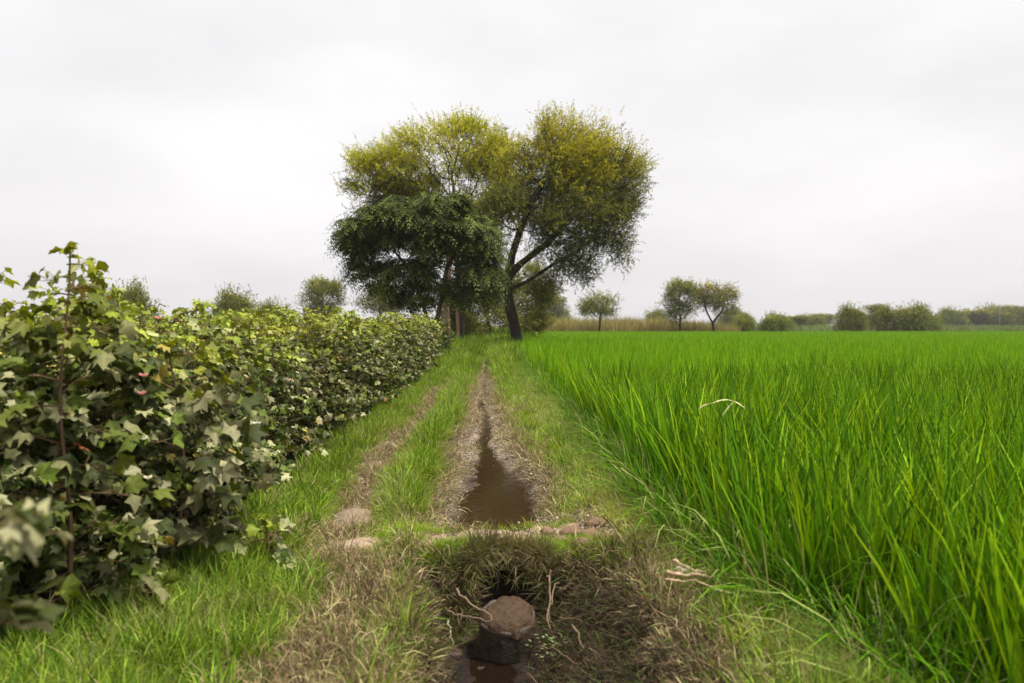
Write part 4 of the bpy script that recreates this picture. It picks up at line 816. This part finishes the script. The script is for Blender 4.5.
for i, (p0, p1, r, lab) in enumerate(((W(668, 608, 3.9), W(724, 598, 3.95), .011, 'thick pale reed stalk lying level on the right bank'),
        (W(676, 578, 4.1), W(700, 604, 3.95), .009, 'pale stalk pointing up beside the small clod on the right bank'),
        (W(690, 594, 4.0), W(722, 588, 4.05), .007, 'thinner pinkish stalk above the thick reed stalk'),
        (W(668, 622, 3.8), W(720, 630, 3.75), .006, 'slender stalk below the thick reed stalk, sloping to the grass'),
        (W(718, 632, 3.7), W(752, 650, 3.6), .005, 'yellow straw slanting into the grass of the right bank'),
        (W(716, 596, 3.95), W(728, 622, 3.85), .006, 'bent brown stalk dropping from the end of the thick one'))):
    p0, p1 = [(q[0], q[1], gz(q[0], q[1]) + .15) for q in (p0, p1)]
    stick("dry_stalk", p0, p1, r * 1.1, ST if i < 4 else (.5, .42, .25), lab, 'stalk', seed=40 + i, amp=.02, forks=1 if i in (0, 2) else 0)
# straw-coloured bent leaf over the rice
def ribbon(acc, P, w0, col):
    P = np.asarray(P, float); n = len(P); T = unit(np.gradient(P, axis=0)); S = unit(np.cross(T, [.2, -.5, .8])); wv = (w0 * np.sin(np.linspace(.35, 3.1, n)))[:, None] / 2
    V = np.stack([P - S * wv, P + S * wv], 1).reshape(-1, 3); i = np.arange(n - 1)[:, None] * 2; acc.add(V, np.concatenate([i, i + 1, i + 3, i + 2], 1), col)
def bez(a_, b_, c_, n=9):
    t = np.linspace(0, 1, n)[:, None]; return (1 - t) ** 2 * np.array(a_) + 2 * t * (1 - t) * np.array(b_) + t ** 2 * np.array(c_)
D_ = 5.6; t = thing('withered_rice_plant', 'withered rice stalk whose straw-coloured bent leaves stand out over the green rice', 'rice plant', (W(735, 400, D_)[0], D_, gz(1.73, 5.6)))
o3 = np.array([t.location.x, t.location.y, t.location.z]); a = Acc()
tube(a, [(0, 0, 0), (.01, 0, .5), (.0, 0, W(0, 402, D_)[2] - o3[2])], [.003, .003, .002], (.36, .36, .12), 4); obj('stalk', a.mesh('stalk', M_straw), t)
for pts in (((714, 404), (726, 398), (736, 402)), ((736, 402), (742, 404), (748, 410)), ((736, 402), (729, 409), (723, 418)), ((700, 410), (704, 405), (714, 404))):
    a = Acc(); ribbon(a, bez(*[np.array(W(x, y, D_)) - o3 for x, y in pts]), .012, (.62, .55, .3)); obj('leaf', a.mesh('leaf', M_straw), t)
# little broad-leaved weed growing by the pipe
wa = Acc(); g = np.random.default_rng(8); n = 90
P_ = np.stack([g.normal(0, .055, n), g.normal(0, .05, n), g.uniform(.01, .13, n)], -1); ax = unit(np.stack([g.normal(0, 1, n), g.normal(0, 1, n), g.uniform(-.2, .4, n)], -1)); sdv = unit(np.cross(ax, [0, 0, 1])); s_ = g.uniform(.008, .018, (n, 1))
V = np.stack([P_, P_ + ax * s_ + sdv * s_ * .55, P_ + ax * s_ * 2, P_ + ax * s_ - sdv * s_ * .55], 1).reshape(-1, 3); wa.add(V, np.arange(n * 4).reshape(-1, 4), (.22, .28, .12))
for i in range(0, n, 5): tube(wa, [(0, 0, 0), P_[i] * .6, P_[i]], .0015, (.16, .14, .06), 3)
wp = W(556, 640, 4.1); tag(obj('small_weed', wa.mesh('small_weed', M_grass), loc=(wp[0], wp[1], gz(wp[0], wp[1]))), 'small pale leaved weed growing on the mud beside the pipe foot', 'weed')

# ------------------------------------------------------------------ haze over the fields
hz = bpy.data.materials.new('haze'); hz.use_nodes = True; nt = hz.node_tree; nt.nodes.clear()
o_ = N(nt, 'ShaderNodeOutputMaterial'); pv = N(nt, 'ShaderNodeVolumePrincipled'); pv.inputs['Color'].default_value = (.93, .94, .97, 1); pv.inputs['Density'].default_value = .0003; pv.inputs['Anisotropy'].default_value = .2
L(nt, pv.outputs[0], o_.inputs['Volume'])
hx = [(-920, -40, -2.), (920, 1540, 16.)]
V = [(x, y, z) for x in (hx[0][0], hx[1][0]) for y in (hx[0][1], hx[1][1]) for z in (hx[0][2], hx[1][2])]
F = [(0, 1, 3, 2), (4, 6, 7, 5), (0, 4, 5, 1), (2, 3, 7, 6), (0, 2, 6, 4), (1, 5, 7, 3)]
USE_HAZE = True
if USE_HAZE: tag(obj('haze', mesh('haze', V, np.array(F), hz)), kind='stuff')
